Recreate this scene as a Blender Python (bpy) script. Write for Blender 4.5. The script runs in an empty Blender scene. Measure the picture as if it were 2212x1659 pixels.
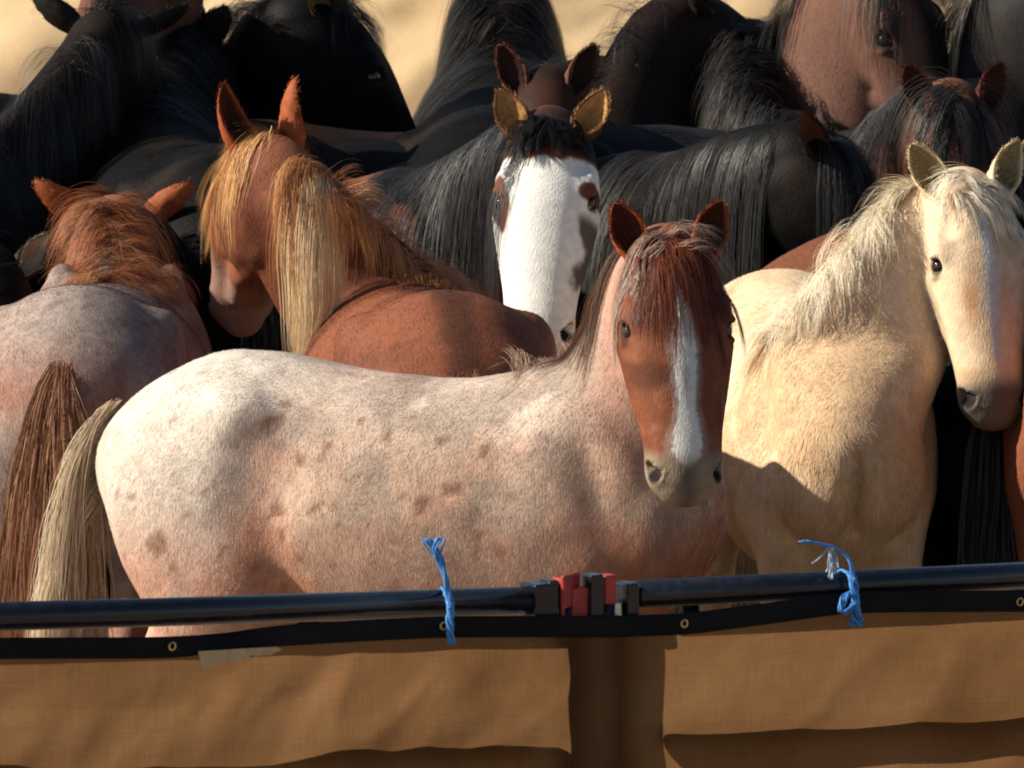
import bpy, math, time
import numpy as np
from mathutils import Vector, Matrix
T0 = time.perf_counter()
rng = np.random.default_rng(7)
R = math.radians
scene = bpy.context.scene
col = scene.collection

# ------------------------------------------------------------------ camera
PITCH, DIST, FRAME_W, CENTER_Z = R(8.0), 28.0, 2.26, 1.40
FWD = np.array([0, math.cos(PITCH), -math.sin(PITCH)])
UPV = np.array([0, math.sin(PITCH), math.cos(PITCH)])
CAM = np.array([0, 0, CENTER_Z]) - FWD * DIST
cd = bpy.data.cameras.new("camera"); cam = bpy.data.objects.new("camera", cd); col.objects.link(cam)
cam.location = CAM; cam.rotation_euler = (math.pi / 2 - PITCH, 0, 0)
cd.sensor_width = 36; cd.lens = 36 * DIST / FRAME_W; cd.clip_start = 1; cd.clip_end = 2000
cd.dof.use_dof = True; cd.dof.focus_distance = 28.6; cd.dof.aperture_fstop = 18
scene.camera = cam

# ------------------------------------------------------------------ light
SUN_AZ_VEC = np.array([-1.0, -0.03]); SUN_EL = R(32)
SV = np.array([SUN_AZ_VEC[0] * math.cos(SUN_EL), SUN_AZ_VEC[1] * math.cos(SUN_EL), math.sin(SUN_EL)])
SV /= np.linalg.norm(SV)
w = bpy.data.worlds.new("World"); scene.world = w; w.use_nodes = True
nt = w.node_tree; bg = nt.nodes["Background"]
sky = nt.nodes.new("ShaderNodeTexSky"); sky.sky_type = 'NISHITA'; sky.sun_disc = False
sky.sun_elevation = SUN_EL; sky.sun_rotation = math.atan2(SV[0], SV[1])
nt.links.new(sky.outputs[0], bg.inputs[0]); bg.inputs[1].default_value = 0.055
sd = bpy.data.lights.new("sun", 'SUN'); sun = bpy.data.objects.new("sun", sd); col.objects.link(sun)
sd.energy = 4.6; sd.angle = R(0.6); sd.color = (1.0, 0.90, 0.76)
sun.location = (-8, -2, 8)
sun.rotation_euler = Vector(-SV).to_track_quat('-Z', 'Y').to_euler()
vs = scene.view_settings
vs.view_transform = 'Standard'; vs.look = 'None'; vs.exposure = 0.70; vs.gamma = 1.0; vs.use_curve_mapping = False
scene.cycles.filter_width = 1.9
scene.cycles.max_bounces = 6

# ------------------------------------------------------------------ helpers
PXM = 2212.0 / FRAME_W
def ray(px, py):
    d = FWD * DIST + np.array([1, 0, 0]) * ((px - 1106) / PXM) + UPV * ((829.5 - py) / PXM)
    return d / np.linalg.norm(d)
def at_y(px, py, y):
    d = ray(px, py); return CAM + d * ((y - CAM[1]) / d[1])
def at_z(px, py, z):
    d = ray(px, py); return CAM + d * ((z - CAM[2]) / d[2])
def to_px(P):
    q = P - CAM; dep = q @ FWD
    return np.stack([1106 + q[..., 0] / dep * DIST * PXM, 829.5 - (q @ UPV) / dep * DIST * PXM], -1)
def lin(h):
    if not isinstance(h, str): return np.array(h, float)
    c = np.array([int(h[i:i + 2], 16) / 255 for i in (0, 2, 4)])
    return np.where(c <= .04045, c / 12.92, ((c + .055) / 1.055) ** 2.4)
def nrm(v, ax=-1):
    v = np.asarray(v, float); return v / (np.linalg.norm(v, axis=ax, keepdims=True) + 1e-12)
def sstep(a, b, x):
    t = np.clip((x - a) / (b - a), 0, 1); return t * t * (3 - 2 * t)
def hash3(i, j, k, seed):
    n = (i * 374761393 + j * 668265263 + k * 1274126177 + seed * 1442695041).astype(np.int64) & 0x7fffffff
    n = ((n ^ (n >> 13)) * 1274126177) & 0x7fffffff
    return ((n ^ (n >> 16)) & 0xffff) / 65535.0
def noise(P, f=1.0, seed=0):
    q = P * f; i = np.floor(q).astype(np.int64); t = q - i; t = t * t * (3 - 2 * t)
    out = 0
    for a in (0, 1):
        for b in (0, 1):
            for c in (0, 1):
                wgt = (t[:, 0] if a else 1 - t[:, 0]) * (t[:, 1] if b else 1 - t[:, 1]) * (t[:, 2] if c else 1 - t[:, 2])
                out = out + wgt * hash3(i[:, 0] + a, i[:, 1] + b, i[:, 2] + c, seed)
    return out
def fbm(P, f, seed=0, o=3):
    s = 0; a = .5; tot = 0
    for n in range(o):
        s = s + a * noise(P, f * 2 ** n, seed + n * 17); tot += a; a *= .5
    return s / tot
def mixc(a, b, t):
    a = np.asarray(a); b = np.asarray(b); t = np.asarray(t)[..., None]; return a * (1 - t) + b * t

def mesh_obj(name, V, F, mat=None, parent=None, smooth=True, color=None, ntri=None):
    """V (n,3); F (m,3) or (m,4) int array"""
    me = bpy.data.meshes.new(name)
    V = np.ascontiguousarray(V, np.float32); F = np.ascontiguousarray(F, np.int32)
    m, k = F.shape
    me.vertices.add(len(V)); me.vertices.foreach_set("co", V.ravel())
    me.loops.add(m * k); me.loops.foreach_set("vertex_index", F.ravel())
    me.polygons.add(m); me.polygons.foreach_set("loop_start", np.arange(0, m * k, k, dtype=np.int32))
    if smooth: me.polygons.foreach_set("use_smooth", np.ones(m, bool))
    if color is not None:
        a = me.color_attributes.new("coat", 'FLOAT_COLOR', 'POINT')
        c = np.ones((len(V), 4), np.float32); c[:, :3] = color; a.data.foreach_set("color", c.ravel())
    me.update(); me.validate()
    o = bpy.data.objects.new(name, me); col.objects.link(o)
    if mat: me.materials.append(mat)
    if parent: o.parent = parent
    return o
def empty(name, loc=(0, 0, 0)):
    o = bpy.data.objects.new(name, None); col.objects.link(o); o.location = loc
    o.empty_display_size = .2
    return o
def tag(o, label=None, cat=None, group=None, kind=None):
    if label: o["label"] = label
    if cat: o["category"] = cat
    if group: o["group"] = group
    if kind: o["kind"] = kind
    return o

class MB:
    """small polygon collector for hard things"""
    def __init__(s): s.v = []; s.f = []
    def add(s, V, F):
        o = len(s.v); s.v += [tuple(p) for p in V]; s.f += [[i + o for i in f] for f in F]
    def box(s, c, h, M=None):
        c = np.array(c); h = np.array(h); V = []
        for x in (-1, 1):
            for y in (-1, 1):
                for z in (-1, 1):
                    p = h * (x, y, z)
                    V.append((M @ p if M is not None else p) + c)
        s.add(V, [[0, 1, 3, 2], [4, 6, 7, 5], [0, 4, 5, 1], [2, 3, 7, 6], [0, 2, 6, 4], [1, 5, 7, 3]])
    def tube(s, pts, r, n=12, cap=True, flat=1.0):
        pts = np.array(pts, float); m = len(pts); r = np.broadcast_to(np.array(r, float), (m,))
        tan = nrm(np.gradient(pts, axis=0)); V = []; F = []
        ref = np.array([0, 0, 1.]) if abs(tan[0][2]) < .9 else np.array([0, 1., 0])
        for i in range(m):
            sd_ = nrm(np.cross(tan[i], ref)); ref = nrm(np.cross(sd_, tan[i]))
            for k in range(n):
                a = 2 * math.pi * k / n
                V.append(pts[i] + r[i] * (math.cos(a) * sd_ + math.sin(a) * flat * ref))
        for i in range(m - 1):
            for k in range(n):
                F.append([i * n + k, i * n + (k + 1) % n, (i + 1) * n + (k + 1) % n, (i + 1) * n + k])
        if cap: F.append(list(range(n))[::-1]); F.append([(m - 1) * n + k for k in range(n)])
        s.add(V, F)
    def build(s, name, mat, parent=None, bevel=0, smooth=False):
        me = bpy.data.meshes.new(name); me.from_pydata([tuple(map(float, p)) for p in s.v], [], s.f); me.update()
        me.materials.append(mat); o = bpy.data.objects.new(name, me); col.objects.link(o)
        if parent: o.parent = parent
        if bevel:
            b = o.modifiers.new("b", 'BEVEL'); b.width = bevel; b.segments = 2; b.limit_method = 'ANGLE'
        if smooth:
            me.polygons.foreach_set("use_smooth", np.ones(len(me.polygons), bool))
        return o

# ------------------------------------------------------------------ materials
def new_mat(name):
    m = bpy.data.materials.new(name); m.use_nodes = True
    return m, m.node_tree, m.node_tree.nodes["Principled BSDF"]
def coat_mat(name, rough, spec, var, fs=60, sheen=0.0, transl=0.0, bump=0.0):
    m, t, p = new_mat(name); N, L = t.nodes, t.links
    a = N.new("ShaderNodeAttribute"); a.attribute_name = "coat"
    tc = N.new("ShaderNodeTexCoord"); nz = N.new("ShaderNodeTexNoise"); nz.inputs["Scale"].default_value = fs
    nz.inputs["Detail"].default_value = 3
    L.new(tc.outputs["Object"], nz.inputs["Vector"])
    mr = N.new("ShaderNodeMapRange"); mr.inputs[1].default_value = .3; mr.inputs[2].default_value = .7
    mr.inputs[3].default_value = 1 - var; mr.inputs[4].default_value = 1 + var
    L.new(nz.outputs["Fac"], mr.inputs[0])
    mx = N.new("ShaderNodeVectorMath"); mx.operation = 'SCALE'
    L.new(a.outputs["Color"], mx.inputs[0]); L.new(mr.outputs[0], mx.inputs["Scale"])
    L.new(mx.outputs[0], p.inputs["Base Color"])
    p.inputs["Roughness"].default_value = rough; p.inputs["Specular IOR Level"].default_value = spec
    if bump:
        mp = N.new("ShaderNodeMapping"); mp.inputs["Rotation"].default_value = (0, .6, .3); mp.inputs["Scale"].default_value = (1, 1, .28); L.new(tc.outputs["Object"], mp.inputs["Vector"])
        nb2 = N.new("ShaderNodeTexNoise"); nb2.inputs["Scale"].default_value = 230; nb2.inputs["Detail"].default_value = 4; L.new(mp.outputs[0], nb2.inputs["Vector"])
        bp = N.new("ShaderNodeBump"); bp.inputs["Strength"].default_value = bump; bp.inputs["Distance"].default_value = .006
        L.new(nb2.outputs["Fac"], bp.inputs["Height"]); L.new(bp.outputs[0], p.inputs["Normal"])
    if sheen:
        p.inputs["Sheen Weight"].default_value = sheen; p.inputs["Sheen Roughness"].default_value = .5
    if transl:
        tr = N.new("ShaderNodeBsdfTranslucent"); ms = N.new("ShaderNodeMixShader"); ms.inputs[0].default_value = transl
        L.new(mx.outputs[0], tr.inputs["Color"]); L.new(p.outputs[0], ms.inputs[1]); L.new(tr.outputs[0], ms.inputs[2])
        L.new(ms.outputs[0], N["Material Output"].inputs["Surface"])
    return m
M_BODY = coat_mat("horse_coat", .65, .12, .10, 45, bump=.32)
M_FUR = coat_mat("horse_fur", .65, .12, .05, 30)
M_HAIR = coat_mat("horse_hair", .5, .3, .08, 30, transl=.15)
M_BHAIR = coat_mat("black_horse_hair", .48, .24, .08, 30)
M_DARK = coat_mat("dark_horse_coat", .6, .07, .08, 45, bump=.3)
M_EAR = coat_mat("horse_ear", .65, .2, .12, 60, transl=.12)
def eye_mat():
    m, t, p = new_mat("horse_eye"); N, L = t.nodes, t.links
    nz = N.new("ShaderNodeTexNoise"); nz.inputs["Scale"].default_value = 40
    r = N.new("ShaderNodeValToRGB"); r.color_ramp.elements[0].color = (.004, .003, .003, 1); r.color_ramp.elements[1].color = (.03, .014, .008, 1)
    L.new(nz.outputs["Fac"], r.inputs[0]); L.new(r.outputs[0], p.inputs["Base Color"])
    p.inputs["Roughness"].default_value = .06; p.inputs["Coat Weight"].default_value = .6
    return m
M_EYE = eye_mat()

# ------------------------------------------------------------------ implicit bodies
class SDF:
    def __init__(s): s.pr = []
    def seg(s, A, B, ra, rb, up, k=.04, end=1.0, carve=False):
        A = np.array(A, float); B = np.array(B, float); t = B - A; L = np.linalg.norm(t); t = t / L
        u = np.array(up, float); u = u - t * (u @ t); u = nrm(u); w_ = np.cross(u, t)
        ra = np.array(ra, float); rb = np.array(rb, float)
        s.pr.append(dict(A=A, L=L, t=t, u=u, w=w_, ra=ra, rb=rb, k=k, end=end, carve=carve,
                         c=(A + B) / 2, rad=L / 2 + max(ra.max(), rb.max())))
    def chain(s, pts, rad, ups, k=.04, kin=.02, end=1.0):
        """pts (n,3), rad (n,2) = side, up ; first segment blends with k, the rest with kin"""
        for i in range(len(pts) - 1):
            s.seg(pts[i], pts[i + 1], rad[i], rad[i + 1], ups[i] if np.ndim(ups) > 1 else ups, k if i == 0 else kin, end)
            s.pr[-1]['chain'] = True
    def ell(s, C, r, ax, k=.05, carve=False):
        """r along ax rows"""
        s.pr.append(dict(C=np.array(C, float), r=np.array(r, float), ax=np.array(ax, float), k=k, carve=carve,
                         c=np.array(C, float), rad=float(np.max(r))))
    @staticmethod
    def one(p, X, Y, Z):
        if 'C' in p:
            C, a, r = p['C'], p['ax'], p['r']; x = X - np.float32(C[0]); y = Y - np.float32(C[1]); z = Z - np.float32(C[2]); k0 = 0; k1 = 0
            for i in range(3):
                q = (x * np.float32(a[i][0]) + y * np.float32(a[i][1]) + z * np.float32(a[i][2])) / np.float32(r[i]); k0 = k0 + q * q; q = q / np.float32(r[i]); k1 = k1 + q * q
        else:
            A = p['A']; x0 = X - np.float32(A[0]); y0 = Y - np.float32(A[1]); z0 = Z - np.float32(A[2])
            dt = lambda v: x0 * np.float32(v[0]) + y0 * np.float32(v[1]) + z0 * np.float32(v[2])
            x = dt(p['t']); L = np.float32(p['L']); s_ = np.clip(x / L, 0, 1); ra, rb = p['ra'].astype(np.float32), p['rb'].astype(np.float32)
            r0 = ra[0] + (rb[0] - ra[0]) * s_; r1 = ra[1] + (rb[1] - ra[1]) * s_
            e = np.minimum(r0, r1) * np.float32(p['end'])
            a = dt(p['w']) / r0; b = dt(p['u']) / r1; c = (x - s_ * L) / e
            k0 = a * a + b * b + c * c
            a = a / r0; b = b / r1; c = c / e; k1 = a * a + b * b + c * c
        k0 = np.sqrt(k0)
        return k0 * (k0 - 1) / (np.sqrt(k1) + np.float32(1e-9))
    def __call__(s, P, band=None):
        X, Y, Z = (np.ascontiguousarray(P[:, i], np.float32) for i in range(3))
        d = np.full(len(P), 3.0, np.float32)
        for p in s.pr:
            k = np.float32(p['k'])
            if band is not None:
                c = p['c']; rr = p['rad'] + band
                m = np.nonzero(np.abs(X - np.float32(c[0])) < rr)[0]
                if len(m) == 0: continue
                m = m[np.abs(Z[m] - np.float32(c[2])) < rr]; m = m[np.abs(Y[m] - np.float32(c[1])) < rr]
                if len(m) == 0: continue
                e = s.one(p, X[m], Y[m], Z[m]); o = d[m]
            else: m = slice(None); e = s.one(p, X, Y, Z); o = d
            if p['carve']:
                h = np.maximum(k - np.abs(o + e), 0) / k; d[m] = np.maximum(o, -e) + h * h * k * np.float32(.25)
            else:
                h = np.maximum(k - np.abs(o - e), 0) / k; d[m] = np.minimum(o, e) - h * h * k * np.float32(.25)
        return d.astype(float)

class Grid:
    """coarse distance grid used to keep hair outside the body"""
    def __init__(s, f, lo, hi, h=.03):
        s.lo = lo; s.h = h; s.n = np.ceil((hi - lo) / h).astype(int) + 1
        ax = [lo[i] + h * np.arange(s.n[i]) for i in range(3)]; s.ax = ax
        G = np.stack(np.meshgrid(*ax, indexing='ij'), -1).reshape(-1, 3)
        s.v = f(G).reshape(s.n)
        s.g = np.stack(np.gradient(s.v, h), -1)
    def sample(s, P):
        q = np.clip((P - s.lo) / s.h, 0, s.n - 1.001); i = q.astype(int); t = q - i
        d = 0; g = 0
        for a in (0, 1):
            for b in (0, 1):
                for c in (0, 1):
                    w_ = (t[:, 0] if a else 1 - t[:, 0]) * (t[:, 1] if b else 1 - t[:, 1]) * (t[:, 2] if c else 1 - t[:, 2])
                    d = d + w_ * s.v[i[:, 0] + a, i[:, 1] + b, i[:, 2] + c]
                    g = g + w_[:, None] * s.g[i[:, 0] + a, i[:, 1] + b, i[:, 2] + c]
        return d, nrm(g)

def surface_net(f, grid, h, zsplit):
    lo = grid.lo; hi = lo + grid.h * (grid.n - 1)
    xs = np.arange(lo[0], hi[0], h); ys = np.arange(lo[1], hi[1], h)
    zs = np.concatenate([np.arange(lo[2], zsplit, h * 2), np.arange(zsplit, hi[2], h)])
    # nearest coarse value to find the band
    ix = [np.clip(np.round((a - lo[i]) / grid.h).astype(int), 0, grid.n[i] - 1) for i, a in enumerate((xs, ys, zs))]
    val = grid.v[np.ix_(*ix)].astype(np.float32)
    band = np.abs(val) < grid.h * 1.9
    idx = np.argwhere(band)
    P = np.stack([xs[idx[:, 0]], ys[idx[:, 1]], zs[idx[:, 2]]], 1)
    val[band] = f(P, .10)
    ins = val < 0
    nx, ny, nz = val.shape
    cnt = sum(ins[a:nx - 1 + a, b:ny - 1 + b, c:nz - 1 + c].astype(np.int8) for a in (0, 1) for b in (0, 1) for c in (0, 1))
    act = np.argwhere((cnt > 0) & (cnt < 8))
    vid = np.full((nx - 1, ny - 1, nz - 1), -1, np.int32); vid[act[:, 0], act[:, 1], act[:, 2]] = np.arange(len(act))
    acc = np.zeros((len(act), 3)); num = np.zeros(len(act))
    cor = [(a, b, c) for a in (0, 1) for b in (0, 1) for c in (0, 1)]
    co = lambda I: np.stack([xs[I[:, 0]], ys[I[:, 1]], zs[I[:, 2]]], 1)
    for a in cor:
        for ax in range(3):
            if a[ax]: continue
            b = list(a); b[ax] = 1
            I = act + np.array(a); J = act + np.array(b)
            va = val[I[:, 0], I[:, 1], I[:, 2]]; vb = val[J[:, 0], J[:, 1], J[:, 2]]
            m = (va < 0) != (vb < 0)
            t = (va / (va - vb + 1e-12))[m][:, None]
            acc[m] += co(I[m]) * (1 - t) + co(J[m]) * t; num[m] += 1
    V = acc / num[:, None]
    Q = []
    for ax in range(3):
        sl0 = [slice(None)] * 3; sl1 = [slice(None)] * 3
        sl0[ax] = slice(0, -1); sl1[ax] = slice(1, None)
        a = ins[tuple(sl0)]; b = ins[tuple(sl1)]
        E = np.argwhere(a != b); o1, o2 = [i for i in range(3) if i != ax]
        E = E[(E[:, o1] > 0) & (E[:, o2] > 0) & (E[:, o1] < val.shape[o1] - 1) & (E[:, o2] < val.shape[o2] - 1)]
        fl = a[E[:, 0], E[:, 1], E[:, 2]]
        q = []
        for d1, d2 in ((-1, -1), (0, -1), (0, 0), (-1, 0)):
            I = E.copy(); I[:, o1] += d1; I[:, o2] += d2; q.append(vid[I[:, 0], I[:, 1], I[:, 2]])
        q = np.stack(q, 1)
        flip = fl if ax != 1 else ~fl
        q[~flip] = q[~flip][:, ::-1]
        Q.append(q)
    Q = np.concatenate(Q); Q = Q[(Q >= 0).all(1)]
    return V, Q

def grad(f, P, e=.004, band=.08):
    d0 = f(P, band); g = np.empty_like(P)
    for i in range(3):
        Q = P.copy(); Q[:, i] += e; g[:, i] = (f(Q, band) - d0) / e
    return d0, g
def project(f, P, n=1):
    for _ in range(n):
        d, g = grad(f, P); P = P - np.clip(d, -.02, .02)[:, None] * g / np.maximum((g * g).sum(1), .3)[:, None]
    return P

def subdiv_region(V, Q, mask):
    """split quads whose mask is set into four; neighbours become fans so that the skin stays closed -> triangles"""
    E = np.sort(np.stack([Q, np.roll(Q, -1, 1)], -1), -1)          # m,4,2
    key = E[..., 0].astype(np.int64) * len(V) + E[..., 1]
    ku = np.unique(key[mask])
    mid = np.stack([ku // len(V), ku % len(V)], 1)
    V2 = (V[mid[:, 0]] + V[mid[:, 1]]) / 2
    cen = V[Q[mask]].mean(1)
    nv = len(V); base_c = nv + len(V2)
    pos = np.searchsorted(ku, key); pos = np.clip(pos, 0, len(ku) - 1)
    has = ku[pos] == key; mi = np.where(has, pos + nv, -1)
    Vn = np.concatenate([V, V2, cen]); quads = []
    qm = Q[mask]; mm = mi[mask]; ci = base_c + np.arange(len(qm))
    for i in range(4):
        quads.append(np.stack([qm[:, i], mm[:, i], ci, mm[:, i - 1]], 1))
    rest = ~mask; trans = rest & has.any(1)
    keep = Q[rest & ~has.any(1)]
    tris = []
    for q, m_ in zip(Q[trans], mi[trans]):
        loop = []
        for i in range(4):
            loop.append(q[i])
            if m_[i] >= 0: loop.append(m_[i])
        for i in range(1, len(loop) - 1): tris.append((loop[0], loop[i], loop[i + 1]))
    return Vn, np.concatenate(quads + [keep]), np.array(tris, int).reshape(-1, 3)

# ------------------------------------------------------------------ hair
def ribbons(name, S, wid, colr, nor, mat, parent):
    """S (n,m,3) strands ; colr (n,m,3) ; nor (n,3) outward direction"""
    n, m, _ = S.shape
    tan = nrm(np.gradient(S, axis=1)); sd_ = nrm(np.cross(tan, nor[:, None, :]))
    t = np.linspace(0, 1, m); prof = np.minimum(1, .6 + 2 * t) * np.sqrt(np.clip(1.02 - t, 0, 1))
    wv = wid[:, None, None] * prof[None, :, None] * .5
    V = np.stack([S - sd_ * wv, S + sd_ * wv], 2).reshape(-1, 3)
    i = (np.arange(n)[:, None] * m + np.arange(m - 1)[None]).ravel() * 2
    F = np.stack([i, i + 1, i + 3, i + 2], 1)
    C = np.repeat(colr[:, :, None, :], 2, 2).reshape(-1, 3)
    return mesh_obj(name, V, F, mat, parent, True, C)

def grow(roots, dirs, length, nseg, grid, margin=.006, grav=.5, wig=.05, clump=None, cl=.6, seedv=0, drift=None):
    r = np.random.default_rng(100 + seedv); n = len(roots)
    p = roots.copy(); d = nrm(dirs); ds = (length / nseg)[:, None]; out = [p.copy()]
    down = np.array([0, 0, -1.])
    cid = clump if clump is not None else np.arange(n)
    cw = r.normal(0, 1, (cid.max() + 1, nseg, 3))
    for j in range(nseg):
        g = grav * ds / .03
        d = nrm(d + down * g + cw[cid, j] * wig + (drift if drift is not None else 0))
        q = p + d * ds
        sdv, gr = grid.sample(q)
        q = q + gr * np.clip(margin - sdv, 0, .03)[:, None]
        d = nrm(q - p); p = p + d * ds; out.append(p.copy())
    S = np.stack(out, 1)
    if clump is not None:
        k = cid.max() + 1; mean = np.zeros((k, nseg + 1, 3)); cnt = np.bincount(cid, minlength=k)
        np.add.at(mean, cid, S); mean /= np.maximum(cnt, 1)[:, None, None]
        t = np.linspace(0, 1, nseg + 1)[None, :, None] ** 1.2
        S = S + (mean[cid] - S) * cl * t
    return S

def strand_cols(n, m, palette, r, tipgain=1.0, cid=None):
    pal = np.array([lin(c) for c in palette]); a = r.random(n) if cid is None else np.clip(r.random(cid.max() + 1)[cid] * .75 + r.random(n) * .25, 0, .999)
    x = a * (len(pal) - 1); i = np.minimum(x.astype(int), len(pal) - 2) if len(pal) > 1 else np.zeros(n, int)
    f = (x - i)[:, None]; c = pal[i] * (1 - f) + pal[np.minimum(i + 1, len(pal) - 1)] * f
    c = c * r.uniform(.8, 1.2, (n, 1)); t = np.linspace(0, 1, m)[None, :, None]
    return c[:, None, :] * (1 + (tipgain - 1) * t)

# ------------------------------------------------------------------ the horse builder
def bez(a, b, c, d, t):
    t = t[:, None]; return a * (1 - t) ** 3 + 3 * b * t * (1 - t) ** 2 + 3 * c * t * t * (1 - t) + d * t ** 3
HORSES = []
TORSO = [(-.75, 1.12, .10, .12), (-.66, 1.10, .20, .20), (-.54, 1.10, .275, .255), (-.42, 1.11, .285, .275), (-.25, 1.09, .285, .262),
         (-.05, 1.03, .325, .295), (.15, 1.005, .345, .295), (.32, 1.015, .355, .265), (.44, 1.06, .35, .225), (.56, 1.06, .29, .20), (.67, 1.04, .20, .17)]
SKULL = [(-.03, -.065, .075, .062), (.05, -.055, .092, .086), (.13, -.05, .095, .104), (.20, -.05, .092, .103), (.27, -.055, .084, .096),
         (.35, -.06, .074, .085), (.43, -.068, .064, .072), (.49, -.075, .058, .067), (.535, -.083, .047, .061), (.565, -.09, .036, .047)]

def cubic_rows(rows, n):
    A = np.array(rows, float); x = np.arange(len(A)); xi = np.linspace(0, len(A) - 1, n); out = []
    G = np.gradient(A, axis=0)
    for t in xi:
        i = min(int(t), len(A) - 2); u = t - i
        out.append((2*u**3-3*u*u+1)*A[i] + (u**3-2*u*u+u)*G[i] + (3*u*u-2*u**3)*A[i+1] + (u**3-u*u)*G[i+1])
    return [tuple(r) for r in out]
SKULL = cubic_rows(SKULL, 19); TORSO_N = cubic_rows(TORSO, 16)

def make_horse(label, S, heading, anchor, poll, head, coat, mane=None, fore=None, tail=None, ears=None, h=.018, refine=1,
               fur=0, furlen=.02, furw=.0022, mat=None, group="wild horses in the pen", headscale=1.0, neckfat=1.0, neck_up=None, tmat=None, seed=0, eyes=True, flat=0.0, hmat=None, wide=1.06):
    mat = mat or M_BODY
    a = R(heading); ca, sa = math.cos(a), math.sin(a)
    RB = np.array([[ca, -sa, 0], [sa, ca, 0], [0, 0, 1.]])
    px, py, lx, lz = anchor
    wp = at_z(px, py, lz * S) if lz != 'Y' else at_y(px, 300, py); base = wp - RB @ np.array([lx * S, 0, 0]); base[2] = 0
    W = lambda x, y, z: base + RB @ (np.array([x, y, z], float) * S)
    D = lambda x, y, z: RB @ np.array([x, y, z], float)
    # head frame
    az, pi_, roll = R(head[0]), R(head[1]), R(head[2])
    hx = np.array([math.cos(pi_) * math.cos(az), math.cos(pi_) * math.sin(az), math.sin(pi_)])
    hv = np.array([-math.sin(pi_) * math.cos(az), -math.sin(pi_) * math.sin(az), math.cos(pi_)])
    hy = np.cross(hv, hx)
    hv, hy = hv * math.cos(roll) + hy * math.sin(roll), hy * math.cos(roll) - hv * math.sin(roll)
    NB = W(.50, 0, 1.13 - flat * .9)
    if len(poll) == 3 and not isinstance(poll[2], str): PO = at_y(*poll)
    else:
        d = ray(poll[0], poll[1]); q = CAM - NB; L0 = .68 * S
        b = q @ d; c = q @ q - L0 * L0; disc = b * b - c
        t = -b + (0 if disc < 0 else (math.sqrt(disc) * (1 if (len(poll) > 2 and poll[2] == 'far') else -1)))
        PO = CAM + d * t
    SH = S * headscale
    HW = lambda s, v, y: PO + SH * (hx * s + hv * v + hy * y * wide)
    HD = lambda s, v, y: hx * s + hv * v + hy * y
    f = SDF()
    ax = RB.T                                              # rows = body axes
    # torso
    TOR = TORSO_N
    if flat: TOR = [(x, z + ((1.39 - flat * (x + .45)) - (z + hh_)) * .5 if -.4 < x < .5 else z - (flat * .9 if x >= .5 else 0), (hh_ + ((1.39 - flat * (x + .45)) - (z + hh_)) * .5) if -.4 < x < .5 else hh_, w__) for x, z, hh_, w__ in TOR]
    pts = np.array([W(x, 0, z) for x, z, _, _ in TOR]); rad = np.array([(w_, hh) for _, _, hh, w_ in TOR]) * S
    f.chain(pts, rad, np.array([0, 0, 1.]), .05, .05, .9)
    for sgn in (-1, 1):
        f.ell(W(-.55, sgn * .148, 1.0), np.array([.195, .125, .29]) * S, ax, .055 * S)            # thigh
        f.ell(W(-.66, sgn * .11, 1.06), np.array([.10, .10, .20]) * S, ax, .08 * S)            # buttock
        f.ell(W(-.40, sgn * .215, 1.27), np.array([.08, .045, .06]) * S, ax, .07 * S)          # hip point
        f.ell(W(.45, sgn * .145, 1.06), np.array([.14, .105, .29]) * S, nrm(np.array([D(.9, 0, -.35), D(0, 1, 0), D(.35, 0, .9)])), .08 * S)  # shoulder
        f.ell(W(.665, sgn * .095, .99), np.array([.085, .095, .13]) * S, ax, .05 * S)           # breast
        f.ell(W(.36, sgn * .205, .97), np.array([.13, .06, .13]) * S, ax, .05 * S)               # upper arm
        f.ell(W(-.29, sgn * .318, 1.15), np.array([.08, .05, .11]) * S, ax, .09 * S, True)      # hollow of the flank
        f.ell(W(.56, sgn * .255, 1.20), np.array([.04, .07, .13]) * S, nrm(np.array([D(.9, 0, .4), D(0, 1, 0), D(-.4, 0, .9)])), .10 * S, True)  # dip before the shoulder
        # fore leg
        P = [W(.50, sgn * .155, .92), W(.52, sgn * .15, .66), W(.51, sgn * .145, .44), W(.50, sgn * .145, .40), W(.49, sgn * .145, .17), W(.50, sgn * .145, .12), W(.55, sgn * .145, .05)]
        f.chain(np.array(P), np.array([(.085, .12), (.06, .075), (.042, .047), (.045, .046), (.028, .034), (.035, .038), (.036, .04)]) * S, D(1, 0, 0), .06 * S, .02)
        f.seg(W(.56, sgn * .145, .055), W(.575, sgn * .145, .0), np.array([.045, .048]) * S, np.array([.056, .062]) * S, D(1, 0, 0), .01, .25)
        # hind leg
        P = [W(-.46, sgn * .17, .92), W(-.52, sgn * .165, .74), W(-.66, sgn * .15, .55), W(-.70, sgn * .145, .49), W(-.69, sgn * .145, .18), W(-.67, sgn * .145, .12), W(-.63, sgn * .145, .05)]
        f.chain(np.array(P), np.array([(.10, .17), (.075, .12), (.047, .065), (.045, .055), (.03, .037), (.037, .04), (.037, .042)]) * S, D(1, 0, 0), .06 * S, .02)
        f.seg(W(-.62, sgn * .145, .055), W(-.60, sgn * .145, .0), np.array([.045, .048]) * S, np.array([.055, .062]) * S, D(1, 0, 0), .01, .25)
        f.ell(W(-.42, sgn * .20, .84), np.array([.12, .06, .13]) * S, ax, .07 * S)               # stifle
    f.seg(W(.80, 0, 1.08), W(.76, 0, .86), np.array([.02, .05]) * S, np.array([.02, .05]) * S, D(1, 0, 0), .05 * S, carve=True)
    nb = len(f.pr)
    # neck
    PE = HW(.015, -.10, 0)
    dn = np.linalg.norm(PE - NB)
    bk = -(hx * .55) + hv * -.85                           # from the throat back into the neck
    cr0 = D(-.55, 0, .85); cr1 = nrm(hv * .45 - hx * .9)
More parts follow.
